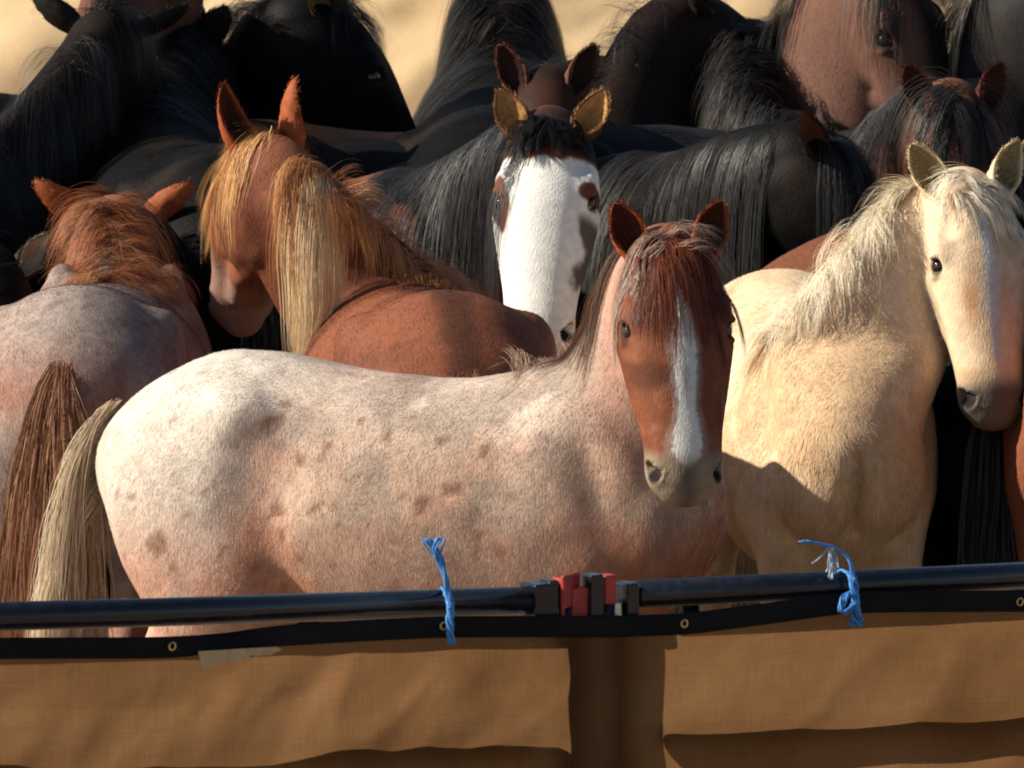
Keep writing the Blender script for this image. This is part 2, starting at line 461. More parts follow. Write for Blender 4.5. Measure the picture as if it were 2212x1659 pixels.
    c1 = NB + D(.62, 0, .62) * dn * .36; c2 = PE + nrm(bk * .6 + nrm(NB - PE) * .8) * dn * .30
    tt = np.linspace(0, 1, 11); NC = bez(NB, c1, c2, PE, tt); NT = nrm(np.gradient(NC, axis=0))
    NU = []
    for i, t in enumerate(tt):
        u = nrm(cr0 * (1 - t) + cr1 * t + (np.array(neck_up) * math.sin(math.pi * t) if neck_up else 0)); NU.append(nrm(u - NT[i] * (u @ NT[i])))
    NU = np.array(NU)
    hu = np.interp(tt, [0, .3, .65, 1], [.27, .205, .16, .125]) * S; hs = np.interp(tt, [0, .3, .65, 1], [.155, .115, .092, .08]) * S * neckfat
    f.chain(NC, np.stack([hs, hu], 1), NU, .12 * S, .05 * S)
    nn = len(f.pr)
    # head
    pts = np.array([HW(s, v, 0) for s, v, _, _ in SKULL]); rad = np.array([(w_ * wide, hh) for _, _, hh, w_ in SKULL]) * SH
    f.chain(pts, rad, hv, .06 * SH, .03 * SH, .9)
    hax = np.array([hx, hv, hy])
    for sgn in (-1, 1):
        J = [HW(.03, -.145, sgn * .042), HW(.12, -.185, sgn * .043), HW(.21, -.175, sgn * .036), HW(.31, -.145, sgn * .040), HW(.43, -.132, sgn * .028)]
        f.chain(np.array(J), np.array([(.04, .055), (.036, .068), (.032, .055), (.027, .038), (.026, .028)]) * SH, hv, .035 * SH, .02)
        f.ell(HW(.12, -.12, sgn * .068), np.array([.135, .095, .040]) * SH, hax, .035 * SH)           # cheek
        f.ell(HW(.145, .006, sgn * .088), np.array([.040, .018, .022]) * SH, hax, .03 * SH)           # brow
        f.seg(HW(.21, -.065, sgn * .101), HW(.345, -.078, sgn * .078), np.array([.014, .014]) * SH, np.array([.01, .01]) * SH, hv, .025 * SH)   # facial crest
        f.ell(HW(.187, -.008, sgn * .110), np.array([.024, .017, .019]) * SH, hax, .014 * SH, True)   # eye socket
        f.ell(HW(.211, -.022, sgn * .103), np.array([.009, .014, .015]) * SH, hax, .012 * SH)           # lower lid
        f.ell(HW(.166, -.004, sgn * .105), np.array([.009, .015, .016]) * SH, hax, .010 * SH)         # upper lid
        f.ell(HW(.522, -.078, sgn * .052), np.array([.040, .040, .024]) * SH, hax, .022 * SH)         # nostril flare
        nx = nrm(np.array([HD(.8, .45, -.35 * sgn), HD(-.45, .85, .1 * sgn), HD(0, .45, .9 * sgn)]))
        f.ell(HW(.528, -.062, sgn * .068), np.array([.032, .016, .028]) * SH, nx, .010 * SH, True)    # nostril
        f.ell(HW(.085, .035, sgn * .085), np.array([.035, .02, .022]) * SH, hax, .03 * SH, True)         # hollow above the eye
    f.ell(HW(.535, -.138, 0), np.array([.046, .034, .048]) * SH, hax, .025 * SH)                       # lower lip and chin
    f.ell(HW(.572, -.100, 0), np.array([.026, .034, .046]) * SH, hax, .02 * SH)
    f.seg(HW(.60, -.122, -.03), HW(.60, -.122, .03), np.array([.035, .005]) * SH, np.array([.035, .005]) * SH, hv, .012 * SH, carve=True)
    # grids and skin
    allp = np.concatenate([np.array([q['c'] - q['rad'] for q in f.pr]), np.array([q['c'] + q['rad'] for q in f.pr])])
    lo = allp.min(0) - .06; hi = allp.max(0) + .06; lo[2] = -.08
    grid = Grid(f, lo, hi, .034)
    V, Q = surface_net(f, grid, h, .72 * S)
    V = project(f, V, 1)
    T = np.zeros((0, 3), int)
    hc = HW(.26, -.08, 0)
    for rr in range(refine):
        c = V[Q].mean(1); q = c - hc; mask = (np.abs(q @ hx) < (.40 - .02 * rr) * SH) & (np.abs(q @ hv) < .22 * SH) & (np.abs(q @ hy) < .19 * SH)
        if rr == 0 and not mask.any(): break
        nv0 = len(V)
        V, Q, T1 = subdiv_region(V, Q, mask); T = np.concatenate([T, T1])
        if rr + 1 < refine: V[nv0:] = project(f, V[nv0:], 1)
        else: V[nv0:] = project(f, V[nv0:], 2)
    V[:, 2] = np.maximum(V[:, 2], 0.0)
    F3 = np.concatenate([Q[:, [0, 1, 2]], Q[:, [0, 2, 3]], T])
    fn = np.cross(V[F3[:, 1]] - V[F3[:, 0]], V[F3[:, 2]] - V[F3[:, 0]]); area = np.linalg.norm(fn, axis=1) * .5
    vn = np.zeros_like(V)
    for i in range(3): np.add.at(vn, F3[:, i], fn)
    vn = nrm(vn)
    if (fn[:, 2] * (V[F3].mean(1)[:, 2] - 1.0)).sum() < 0: vn = -vn; F3 = F3[:, ::-1]; fn = -fn
    hp = [q for q in f.pr[nn:] if not q['carve']]; op = f.pr[:nn]
    def ctx(P):
        q = P - PO; H = np.stack([q @ hx, q @ hv, q @ hy / wide], 1) / SH
        L = (P - base) @ RB / S
        g = SDF(); g.pr = hp; near = np.linalg.norm(P - hc, axis=1) < .55 * SH
        hw = np.zeros(len(P)); 
        if near.any():
            dh = g(P[near]); g.pr = op; do = g(P[near]); hw[near] = sstep(-.02, .035, do - dh)
        return dict(P=P, L=L, H=H, hw=hw, nk=sstep(.62, .80, L[:, 2] * .5 + L[:, 0] * .6), S=S)
    KV = ctx(V); C = coat(KV)
    root = empty("horse", base); tag(root, label, "horse", group)
    body = mesh_obj("body", V - base, F3, mat, root, True, C)
    r = np.random.default_rng(seed + 5)
    # eyes
    if eyes:
        for sgn in (-1, 1):
            ph = np.linspace(0, math.pi, 11); th = np.linspace(0, 2 * math.pi, 17)[:-1]
            E = np.array([HW(.187, -.020, sgn * .0905) + .0245 * SH * (math.sin(p) * math.cos(t) * hx + math.sin(p) * math.sin(t) * hv + math.cos(p) * hy) for p in ph for t in th])
            Fq = np.array([[i * 16 + j, i * 16 + (j + 1) % 16, (i + 1) * 16 + (j + 1) % 16, (i + 1) * 16 + j] for i in range(10) for j in range(16)])
            mesh_obj("eye", E - base, Fq, M_EYE, root)
    # ears
    earcfg = dict(out=.42, fwd=.12, length=.145, width=.039, face=(.8, .35), outer=None, inner='4a3a2a', dirs=None, faces=None)
    if ears: earcfg.update(ears)
    for n_, sgn in enumerate((1, -1)):                                # left, right
        A = nrm(HD(-1, earcfg['fwd'], sgn * earcfg['out']))
        if earcfg['dirs'] and earcfg['dirs'][n_] is not None: A = nrm(np.array(earcfg['dirs'][n_], float))
        Fc = HD(0, earcfg['face'][0], sgn * earcfg['face'][1])
        if earcfg['faces'] and earcfg['faces'][n_] is not None: Fc = np.array(earcfg['faces'][n_], float)
        Fc = nrm(Fc - A * (Fc @ A)); Sd = np.cross(A, Fc)
        B = HW(.005, -.02, sgn * .058); Ln = earcfg['length'] * S; nu, nv_ = 17, 17
        u = np.linspace(-1, 1, nu); v = np.linspace(0, 1, nv_)
        prof = np.interp(v, [0, .12, .3, .5, .7, .85, .94, 1], [.62, .82, 1, 1.0, .86, .62, .38, .05]) * earcfg['width'] * S
        phm = np.interp(v, [0, .25, .6, 1], [2.6, 2.2, 1.55, 1.1])
        bend = .10 * Ln * v ** 2
        O = np.zeros((nv_, nu, 3)); I = np.zeros((nv_, nu, 3))
        for j in range(nv_):
            ph = u * phm[j]
            arc = np.sin(ph)[:, None] * Sd * 1.0 - np.cos(ph)[:, None] * Fc * .8
            cpt = B + A * Ln * v[j] + Fc * bend[j] - Sd * 0
            wob = 1 + .04 * r.normal(size=(nu, 1))
            O[j] = cpt + arc * prof[j] * wob
            I[j] = cpt + arc * np.maximum(prof[j] - (.0035 + .004 * (1 - np.abs(u[:, None]))) * S, .0005)
        VV = np.concatenate([O.reshape(-1, 3), I.reshape(-1, 3)]); no = nu * nv_
        Fq = []
        for j in range(nv_ - 1):
            for i in range(nu - 1):
                k_ = j * nu + i
                Fq.append([k_, k_ + 1, k_ + nu + 1, k_ + nu]); Fq.append([no + k_, no + k_ + nu, no + k_ + nu + 1, no + k_ + 1])
            for e_ in (0, nu - 1):
                k_ = j * nu + e_; q_ = [k_, k_ + nu, no + k_ + nu, no + k_]; Fq.append(q_ if e_ == 0 else q_[::-1])
        k_ = (nv_ - 1) * nu
        for i in range(nu - 1): Fq.append([k_ + i, k_ + i + 1, no + k_ + i + 1, no + k_ + i])
        oc = lin(earcfg['outer']) if earcfg['outer'] else coat(ctx(np.array([HW(.04, .02, sgn * .07)])))[0]
        ic = lin(earcfg['inner']); uu = np.abs(np.tile(u, nv_)); vv_ = np.repeat(v, nu)
        nz_ = noise(VV, 120, 3)[:, None]
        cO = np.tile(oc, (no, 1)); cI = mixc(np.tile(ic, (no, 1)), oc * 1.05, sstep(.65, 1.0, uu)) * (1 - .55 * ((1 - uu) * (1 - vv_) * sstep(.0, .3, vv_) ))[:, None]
        CC = np.concatenate([cO, cI]) * (.75 + .5 * nz_)
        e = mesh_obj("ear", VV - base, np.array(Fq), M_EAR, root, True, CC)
        # hair along the rim, at the base and inside the ear
        K = 900; jj = r.integers(0, nv_ - 1, K); ii = np.where(r.random(K) < .5, r.integers(0, 3, K), nu - 1 - r.integers(0, 3, K))
        ii = np.where(r.random(K) < .45, r.integers(0, nu, K), ii)
        inn = r.random(K) < .55; Pq = np.where(inn[:, None], I[jj, ii], O[jj, ii]) + A * r.random(K)[:, None] * Ln / nv_
        dirs = nrm(A * r.uniform(.5, 1.1, K)[:, None] + np.where(inn, .6, 0.0)[:, None] * Fc + r.normal(0, .25, (K, 3)))
        ln = r.uniform(.006, .018, K)[:, None] * S * np.where(inn, 1.0, .22)[:, None]
        sd_ = nrm(np.cross(dirs, Fc + r.normal(0, .3, (K, 3)))) * .0011
        VV = np.stack([Pq - sd_, Pq + sd_, Pq + dirs * ln], 1).reshape(-1, 3); cc = np.where(inn[:, None], (ic * .6 + oc * .6), oc) * r.uniform(.7, 1.4, (K, 1))
        mesh_obj("ear_hair", VV - base, np.arange(3 * K).reshape(-1, 3), M_FUR, e, False, np.repeat(cc, 3, 0))
    # mane
    def crest(t):
        i = t * 10; k_ = np.minimum(i.astype(int), 9); fr = (i - k_)[:, None]
        g_ = lambda X: X[k_] * (1 - fr) + X[k_ + 1] * fr
        uu = nrm(g_(NU)); tn = nrm(g_(NT)); hh_ = g_(hu[:, None])
        return g_(NC) + uu * hh_ * .97, uu, np.cross(uu, tn), tn     # point, up, side(left), along
    for mane_i, mane_ in enumerate(mane if isinstance(mane, list) else [mane] if mane else []):
        mc = dict(side=1, length=.32, palette=['17140f', '0b0a09'], n=2600, t0=.12, t1=1.02, up=.75, out=.6, grav=.42, wig=.07, width=.0016, clumps=150, cl=.45, mix=.06, tip=1.0, lvar=.25, drift=None, fwd=0.0, nseg=12, poll=.12)
        mc.update(mane_); n = mc['n']
        ct = np.sort(r.uniform(mc['t0'], min(mc['t1'], 1.0), mc['clumps'])); cid = r.integers(0, mc['clumps'], n)
        t = np.clip(ct[cid] + r.normal(0, .012, n), 0, 1)
        cp, cu, cs, ctn = crest(t)
        if mc['poll']:
            pm = r.random(mc['clumps'])[cid] < mc['poll']; sp_ = r.uniform(-.09, .02, mc['clumps'])[cid] + r.normal(0, .008, n)
            pr_ = PO[None] + SH * (sp_[:, None] * hx + .045 * hv + (r.normal(0, .012, n))[:, None] * hy)
            cp = np.where(pm[:, None], pr_, cp); cu = np.where(pm[:, None], nrm(hv * .7 - hx * .7), cu); cs = np.where(pm[:, None], hy, cs); t = np.where(pm, 1.0, t)
        sidec = np.where(r.random(mc['clumps']) < mc['mix'], -1, 1) * mc['side'] if mc['side'] else np.where(r.random(mc['clumps']) < .5, -1, 1)
        sd1 = sidec[cid][:, None]
        roots = cp + cs * r.normal(0, .014, n)[:, None] * S - cu * .012
        for _ in range(3):
            sdv, gr = grid.sample(roots); roots = roots - gr * (np.clip(sdv, -.06, .06) + .003)[:, None]
        cdir = r.normal(0, .16, (mc['clumps'], 3))
        dirs = cu * mc['up'] + cs * sd1 * mc['out'] + ctn * mc['fwd'] + cdir[cid] + r.normal(0, .08, (n, 3))
        clen = r.uniform(1 - mc['lvar'], 1 + mc['lvar'], mc['clumps'])[cid] * r.uniform(.8, 1.08, n)
        ln = mc['length'] * S * clen * np.interp(t, [0, .15, .6, 1], [.55, .8, 1.05, .9])
        SS = grow(roots, dirs, ln, mc['nseg'], grid, .006 + 0 * t.mean(), mc['grav'], mc['wig'], cid, mc['cl'], seed, None if mc['drift'] is None else np.array(mc['drift']))
        SS = SS + (r.normal(0, .004, (n, 1, 3)) * np.linspace(0, 1, SS.shape[1])[None, :, None])
        sdv, gr = grid.sample(SS[:, 4])
        ribbons("mane", SS - base, np.full(n, mc['width']) * r.uniform(.6, 1.3, n), strand_cols(n, SS.shape[1], mc['palette'], r, mc['tip'], cid), nrm(gr + r.normal(0, .10, (n, 3))), hmat or M_HAIR, root)
    if fore:
        mc = dict(length=.30, palette=['17140f', '0b0a09'], n=900, clumps=24, spread=.035, side=0.0, grav=.35, wig=.06, width=.0016, cl=.5, up=.5, tip=1.0, ahead=.55)
        mc.update(fore); n = mc['n']; cid = r.integers(0, mc['clumps'], n)
        cy = r.normal(0, mc['spread'], mc['clumps']); cs_ = r.uniform(-.06, .035, mc['clumps'])
        Hs = np.stack([cs_[cid] + r.normal(0, .006, n), np.full(n, .03), cy[cid] + r.normal(0, .006, n)], 1)
        roots = PO + SH * (Hs[:, :1] * hx + Hs[:, 1:2] * hv + Hs[:, 2:] * hy)
        for _ in range(2):
            sdv, gr = grid.sample(roots); roots = roots - gr * (sdv + .003)[:, None]
        cdir = r.normal(0, .18, (mc['clumps'], 3))
        dirs = hx * mc['ahead'] + hv * mc['up'] + hy * (cy[cid][:, None] * 7 + mc['side']) + cdir[cid] + r.normal(0, .07, (n, 3))
        ln = mc['length'] * S * (r.uniform(.55, 1.15, mc['clumps'])[cid]) * r.uniform(.85, 1.1, n)
        SS = grow(roots, dirs, ln, 12, grid, .006, mc['grav'], mc['wig'], cid, mc['cl'], seed + 1)
        SS = SS + (r.normal(0, .003, (n, 1, 3)) * np.linspace(0, 1, 13)[None, :, None])
        sdv, gr = grid.sample(SS[:, 4])
        ribbons("forelock", SS - base, np.full(n, mc['width']) * r.uniform(.6, 1.3, n), strand_cols(n, 13, mc['palette'], r, mc['tip'], cid), nrm(gr + r.normal(0, .10, (n, 3))), M_HAIR, root)
    if tail:
        mc = dict(length=.85, palette=['17140f', '0b0a09'], n=2000, clumps=420, width=.0022, wig=.08, cl=.22, side=0.0, tip=1.0, spread=.05, back=.7, dock=.28, away=.06, grav=.30)
        mc.update(tail); n = mc['n']; cid = r.integers(0, mc['clumps'], n)
        q = r.random(mc['clumps'])[cid] + r.normal(0, .03, n); ang = r.uniform(0, 2 * math.pi, mc['clumps'])[cid] + r.normal(0, .3, n)
        dz = mc['dock'] * S * np.clip(q, 0, 1)
        roots = W(-.82, 0, 1.265)[None] + D(-mc['away'], mc['side'] * .15, 0)[None] * np.sqrt(np.clip(q, 0, 1))[:, None] * S + np.array([0, 0, -1.]) * dz[:, None] \
            + (D(1, 0, 0)[None] * np.cos(ang)[:, None] * .6 + D(0, 1, 0)[None] * np.sin(ang)[:, None]) * .024 * S
        dirs = D(-mc['back'], mc['side'], -.5)[None] + D(0, 1, 0)[None] * (np.sin(ang) * .35)[:, None] + r.normal(0, .12, (n, 3))
        ln = mc['length'] * S * (r.uniform(.6, 1.1, mc['clumps'])[cid]) * r.uniform(.85, 1.1, n)
        SS = grow(roots, dirs, ln, 14, grid, .012, mc['grav'], mc['wig'], cid, mc['cl'], seed + 2)
        SS = SS + (r.normal(0, .018, (n, 1, 3)) * np.linspace(0, 1, 15)[None, :, None])
        ribbons("tail", SS - base, np.full(n, mc['width']) * r.uniform(.6, 1.3, n), strand_cols(n, 15, mc['palette'], r, mc['tip'], cid),
                nrm(D(-1, 0, .1)[None] + r.normal(0, .22, (n, 3))), tmat or M_HAIR, root)
    # short winter coat
    if fur:
        cen = V[F3].mean(1); pxs = to_px(cen); view = nrm(CAM - cen); facing = (nrm(fn) * view).sum(1)
        ok = (cen[:, 2] > .66) & (facing > -.35) & (pxs[:, 0] > -250) & (pxs[:, 0] < 2460) & (pxs[:, 1] > -250) & (pxs[:, 1] < 1480)
        wts = area * ok; n = int(fur * wts.sum())
        cdf = np.cumsum(wts); fi = np.searchsorted(cdf, r.random(n) * cdf[-1]); fi = np.minimum(fi, len(F3) - 1)
        b1, b2 = r.random((2, n)); sw = b1 + b2 > 1; b1[sw] = 1 - b1[sw]; b2[sw] = 1 - b2[sw]
        bc = np.stack([1 - b1 - b2, b1, b2], 1)[..., None]
        P = (V[F3[fi]] * bc).sum(1); Nn = nrm((vn[F3[fi]] * bc).sum(1)); cc = (C[F3[fi]] * bc).sum(1); ip = lambda X: (X[F3[fi]] * (bc if X.ndim > 1 else bc[..., 0])).sum(1)
        K = dict(L=ip(KV['L']), H=ip(KV['H']), hw=ip(KV['hw']))
        flow = D(-.55, 0, -.8)[None] * (1 - K['hw'])[:, None] + hx[None] * K['hw'][:, None]
        # whorls of hair direction
        wv = np.stack([noise(P, 9, 21), noise(P, 9, 22), noise(P, 9, 23)], 1) - .5
        cl_ = np.stack([noise(P, 45, 31), noise(P, 45, 32), noise(P, 45, 33)], 1) - .5
        flow = nrm(flow) + wv * 1.0 + cl_ * .55 + r.normal(0, .08, (n, 3))
        flow = nrm(flow - Nn * (flow * Nn).sum(1)[:, None])
        ln = furlen * S * r.uniform(.5, 1.25, n) * (1 - .6 * K['hw']) * (.75 + .9 * sstep(.5, .75, K['L'][:, 0]) * (1 - K['hw']) * sstep(1.25, .95, K['L'][:, 2]))
        # keep the eyes and nostrils clear
        He = K['H']; de = np.sqrt((He[:, 0] - .187) ** 2 + (He[:, 1] + .012) ** 2 + (np.abs(He[:, 2]) - .104) ** 2)
        dm = (K['hw'] > .5) & ((de < .03) | (He[:, 0] > .49)); ln = np.where(dm, ln * .25, ln)
        dr = nrm(flow + Nn * r.uniform(.04, .20, n)[:, None])
        sd_ = nrm(np.cross(dr, Nn)) * (furw * .5 * r.uniform(.6, 1.3, n))[:, None]
        VV = np.stack([P - sd_ - Nn * .001, P + sd_ - Nn * .001, P + dr * ln[:, None]], 1).reshape(-1, 3)
        cc = cc * r.uniform(.9, 1.12, (n, 1)) * (.92 + .16 * noise(P * np.array([1, 1, .6]), 34, 41))[:, None]
        mesh_obj("winter_fur", VV - base, np.arange(3 * n).reshape(-1, 3), M_FUR, body, True, np.repeat(cc, 3, 0))
    d_ = np.linalg.norm(PO - NB) / S
    p_ = lambda q: tuple(np.round(to_px(q)).astype(int))
    print(f"HORSE {label[:34]:34s} base {np.round(base[:2],2)} poll {np.round(PO,2)} neck {d_:.2f} croup{p_(W(-.45,0,1.4))} withers{p_(W(.42,0,1.41))} pollpx{p_(PO)} nose{p_(HW(.57,-.08,0))} t={time.perf_counter()-T0:.1f}")
    return root

# ------------------------------------------------------------------ setting: ground, fences
def ground_mat():
    m, t, p = new_mat("corral_dirt"); N, L = t.nodes, t.links
    tc = N.new("ShaderNodeTexCoord"); n1 = N.new("ShaderNodeTexNoise"); n1.inputs["Scale"].default_value = 1.3; n1.inputs["Detail"].default_value = 10
    L.new(tc.outputs["Object"], n1.inputs["Vector"])
    r = N.new("ShaderNodeValToRGB"); r.color_ramp.elements[0].color = (.16, .11, .075, 1); r.color_ramp.elements[1].color = (.34, .25, .17, 1)
    L.new(n1.outputs["Fac"], r.inputs[0]); L.new(r.outputs[0], p.inputs["Base Color"]); p.inputs["Roughness"].default_value = .95
    n2 = N.new("ShaderNodeTexNoise"); n2.inputs["Scale"].default_value = 14; n2.inputs["Detail"].default_value = 8; L.new(tc.outputs["Object"], n2.inputs["Vector"])
    b = N.new("ShaderNodeBump"); b.inputs["Strength"].default_value = .6; b.inputs["Distance"].default_value = .05
    L.new(n2.outputs["Fac"], b.inputs["Height"]); L.new(b.outputs[0], p.inputs["Normal"])
    return m
gv = [(-400, -400, 0), (400, -400, 0), (400, 400, 0), (-400, 400, 0)]
tag(mesh_obj("ground", np.array(gv, float), np.array([[0, 1, 2, 3]]), ground_mat(), None, False), kind="structure")

def cloth_mat(name, c0, c1, transl, wscale=260):
    m, t, p = new_mat(name); N, L = t.nodes, t.links
    tc = N.new("ShaderNodeTexCoord")
    n1 = N.new("ShaderNodeTexNoise"); n1.inputs["Scale"].default_value = 2.2; n1.inputs["Detail"].default_value = 9; n1.inputs["Roughness"].default_value = .65
    L.new(tc.outputs["UV"], n1.inputs["Vector"])
    r = N.new("ShaderNodeValToRGB"); r.color_ramp.elements[0].position = .3; r.color_ramp.elements[1].position = .72
    r.color_ramp.elements[0].color = (*c0, 1); r.color_ramp.elements[1].color = (*c1, 1); L.new(n1.outputs["Fac"], r.inputs[0])
    # weave: warp and weft threads of uneven thickness
    ws = []
    for ang, sc, stretch in ((0, wscale, (1, .05, 1)), (1, wscale, (.05, 1, 1))):
        mp = N.new("ShaderNodeMapping"); mp.inputs["Scale"].default_value = stretch; L.new(tc.outputs["UV"], mp.inputs["Vector"])
        nn_ = N.new("ShaderNodeTexNoise"); nn_.inputs["Scale"].default_value = sc; nn_.inputs["Detail"].default_value = 2; L.new(mp.outputs[0], nn_.inputs["Vector"]); ws.append(nn_)
    ad = N.new("ShaderNodeMath"); ad.operation = 'ADD'; L.new(ws[0].outputs["Fac"], ad.inputs[0]); L.new(ws[1].outputs["Fac"], ad.inputs[1])
    mr = N.new("ShaderNodeMapRange"); mr.inputs[1].default_value = .6; mr.inputs[2].default_value = 1.4; mr.inputs[3].default_value = .86; mr.inputs[4].default_value = 1.14
    L.new(ad.outputs[0], mr.inputs[0])
    mx = N.new("ShaderNodeVectorMath"); mx.operation = 'SCALE'; L.new(r.outputs[0], mx.inputs[0]); L.new(mr.outputs[0], mx.inputs["Scale"])
    # sparse stains
    n3 = N.new("ShaderNodeTexNoise"); n3.inputs["Scale"].default_value = 9; n3.inputs["Detail"].default_value = 5; L.new(tc.outputs["UV"], n3.inputs["Vector"])
    st = N.new("ShaderNodeMapRange"); st.inputs[1].default_value = .66; st.inputs[2].default_value = .76; st.inputs[3].default_value = 1; st.inputs[4].default_value = .7
    L.new(n3.outputs["Fac"], st.inputs[0]); m2 = N.new("ShaderNodeVectorMath"); m2.operation = 'SCALE'
    L.new(mx.outputs[0], m2.inputs[0]); L.new(st.outputs[0], m2.inputs["Scale"])
    L.new(m2.outputs[0], p.inputs["Base Color"]); p.inputs["Roughness"].default_value = .85; p.inputs["Specular IOR Level"].default_value = .1
    b = N.new("ShaderNodeBump"); b.inputs["Strength"].default_value = .35; b.inputs["Distance"].default_value = .002
    L.new(ad.outputs[0], b.inputs["Height"]); L.new(b.outputs[0], p.inputs["Normal"])
    tr = N.new("ShaderNodeBsdfTranslucent"); L.new(m2.outputs[0], tr.inputs["Color"])
    ms = N.new("ShaderNodeMixShader"); ms.inputs[0].default_value = transl
    L.new(p.outputs[0], ms.inputs[1]); L.new(tr.outputs[0], ms.inputs[2]); L.new(ms.outputs[0], N["Material Output"].inputs["Surface"])
    return m
def paint_mat(name, c, rough, metal=0.0, chip=None, sc=40):
    m, t, p = new_mat(name); N, L = t.nodes, t.links
    tc = N.new("ShaderNodeTexCoord"); n1 = N.new("ShaderNodeTexNoise"); n1.inputs["Scale"].default_value = sc; n1.inputs["Detail"].default_value = 6
    L.new(tc.outputs["Object"], n1.inputs["Vector"])
    r = N.new("ShaderNodeValToRGB"); r.color_ramp.elements[0].position = .35; r.color_ramp.elements[1].position = .7
    r.color_ramp.elements[0].color = (*[x * .7 for x in c], 1); r.color_ramp.elements[1].color = (*[x * 1.25 for x in c], 1)
    L.new(n1.outputs["Fac"], r.inputs[0])
    if chip:
        e = r.color_ramp.elements.new(.745); e.color = (*chip, 1); r.color_ramp.elements[1].position = .72
    L.new(r.outputs[0], p.inputs["Base Color"]); p.inputs["Metallic"].default_value = metal
    mr = N.new("ShaderNodeMapRange"); mr.inputs[3].default_value = max(.05, rough - .12); mr.inputs[4].default_value = rough + .15
    L.new(n1.outputs["Fac"], mr.inputs[0]); L.new(mr.outputs[0], p.inputs["Roughness"])
    return m
M_PIPE = paint_mat("black_painted_pipe", (.010, .013, .022), .2, .0, (.03, .028, .026))
M_RED = paint_mat("faded_red_paint", (.42, .04, .03), .5, .0, (.12, .05, .03))
M_ZINC = paint_mat("zinc_bolt", (.6, .6, .58), .3, 1.0)
M_BRASS = paint_mat("brass_grommet", (.55, .42, .2), .3, 1.0)
M_STRAP = cloth_mat("black_webbing", (.007, .007, .008), (.018, .018, .02), .0, 500)
M_TARP = cloth_mat("tan_shade_cloth", (.145, .073, .030), (.235, .125, .055), .72)
M_BACKTARP = cloth_mat("sunlit_burlap", (.56, .41, .23), (.72, .55, .34), .1, 900)
M_TWINE = paint_mat("blue_twine", (.06, .27, .68), .55, .0, (.25, .5, .8), 120)
M_FRAY = paint_mat("pale_frayed_twine", (.4, .55, .68), .6, .0, None, 120)

RZ = 1.27
PL = (at_z(-60, 1332, RZ + .08), at_z(1150, 1297, RZ)); PR = (at_z(1372, 1283, RZ - .008), at_z(2212, 1242, RZ - .058))
def lineext(P, a, b):
    d = P[1] - P[0]; return P[0] + d * a, P[0] + d * b
LA, LB = lineext(PL, -.35, 1.0); RA, RB_ = lineext(PR, 0.0, 1.6)
def fence_panel(A, B, label, end_and_filler_posts):
    root = empty("fence_panel", ((A + B) / 2 * np.array([1, 1, 0]))); tag(root, label, "fence panel", "pipe panels of the near fence")
    o = root.location; o = np.array(o); d = nrm((B - A) * np.array([1, 1, 0])); nrm_ = np.array([d[1], -d[0], 0])
    m = MB(); m.tube([A - o, A + (B - A) * .5 - o + np.array([0, 0, -.002]), B - o], .029, 20); m.build("top_rail", M_PIPE, root, smooth=True)
    for z in (.985, .70, .42, .16):
        m = MB(); a = A.copy(); b = B.copy(); a[2] += z - RZ; b[2] += z - RZ
        m.tube([a + d * .02 - o, b - d * .02 - o], .029, 14); m.build("rail", M_PIPE, root, smooth=True)
    for P, s in end_and_filler_posts:
        m = MB(); q = P + d * s
        m.tube([np.array([q[0], q[1], 0]) - o, np.array([q[0], q[1], q[2] - .01]) - o], .029, 14); m.build("post", M_PIPE, root, smooth=True)
    return root, d, nrm_, o
lp, dl, nl, lo_ = fence_panel(LA, LB, "left black pipe fence panel tied with a single upright blue twine", [(LA, .03), (LB, .035), (LB, .08)])  # last post is a filler, added to widen the post shadow on the cloth
rp, dr_, nr_, ro_ = fence_panel(RA, RB_, "right black pipe fence panel beside the red connector", [(RA, -.075), (RB_, -.03), (RA, 1.6)])
def fpt(px, py, off=0.042):
    """point on the near fence plane, off metres on the camera side"""
    w_ = np.clip((px - 1150) / 222.0, 0, 1)
    out = 0
    for wt, P, n in ((1 - w_, LA, nl), (w_, RA, nr_)):
        if wt <= 0: continue
        d = ray(px, py); q = P + n * off; t = ((q - CAM) @ n) / (d @ n); out = out + wt * (CAM + d * t)
    return out
# left panel end bracket
m = MB(); Fm = np.stack([dl, nl, [0, 0, 1.]], 1)
m.box(fpt(1166, 1296, 0.0) - lo_, (.030, .030, .037), Fm); m.box(fpt(1186, 1258, 0) - lo_, (.012, .02, .006), Fm)
m.build("end_bracket", M_PIPE, lp, .004)
m = MB(); m.box(fpt(1207, 1292, .012) - lo_, (.004, .018, .042), Fm); m.build("hinge_strap", M_RED, lp, .001)
m = MB(); m.box(fpt(1232, 1275, .02) - lo_, (.034, .004, .034), Fm @ np.array(Matrix.Rotation(R(-28), 3, 'Z'))); m.build("red_plate", M_RED, lp, .002)
m = MB(); m.box(fpt(1247, 1306, .015) - lo_, (.020, .012, .036), Fm); m.build("hinge_sleeve", M_RED, lp, .003)
m = MB(); m.box(fpt(1280, 1290, .018) - ro_, (.016, .018, .048), np.stack([dr_, nr_, [0, 0, 1.]], 1)); m.build("latch_bar", M_PIPE, rp, .003)
Fr = np.stack([dr_, nr_, [0, 0, 1.]], 1)
m = MB(); m.box(fpt(1310, 1272, .014) - ro_, (.014, .016, .030), Fr); m.build("red_lug", M_RED, rp, .003)
m = MB(); m.box(fpt(1318, 1318, .014) - ro_, (.004, .012, .018), Fr); m.build("red_strap", M_RED, rp, .001)
m = MB(); m.box(fpt(1354, 1298, .008) - ro_, (.015, .024, .039), Fr); m.build("end_bracket", M_PIPE, rp, .004)
m = MB(); m.tube([fpt(1334, 1302, .03) - ro_, fpt(1334, 1334, .03) - ro_], [.008, .010], 8); m.build("bolt", M_ZINC, rp, .001)

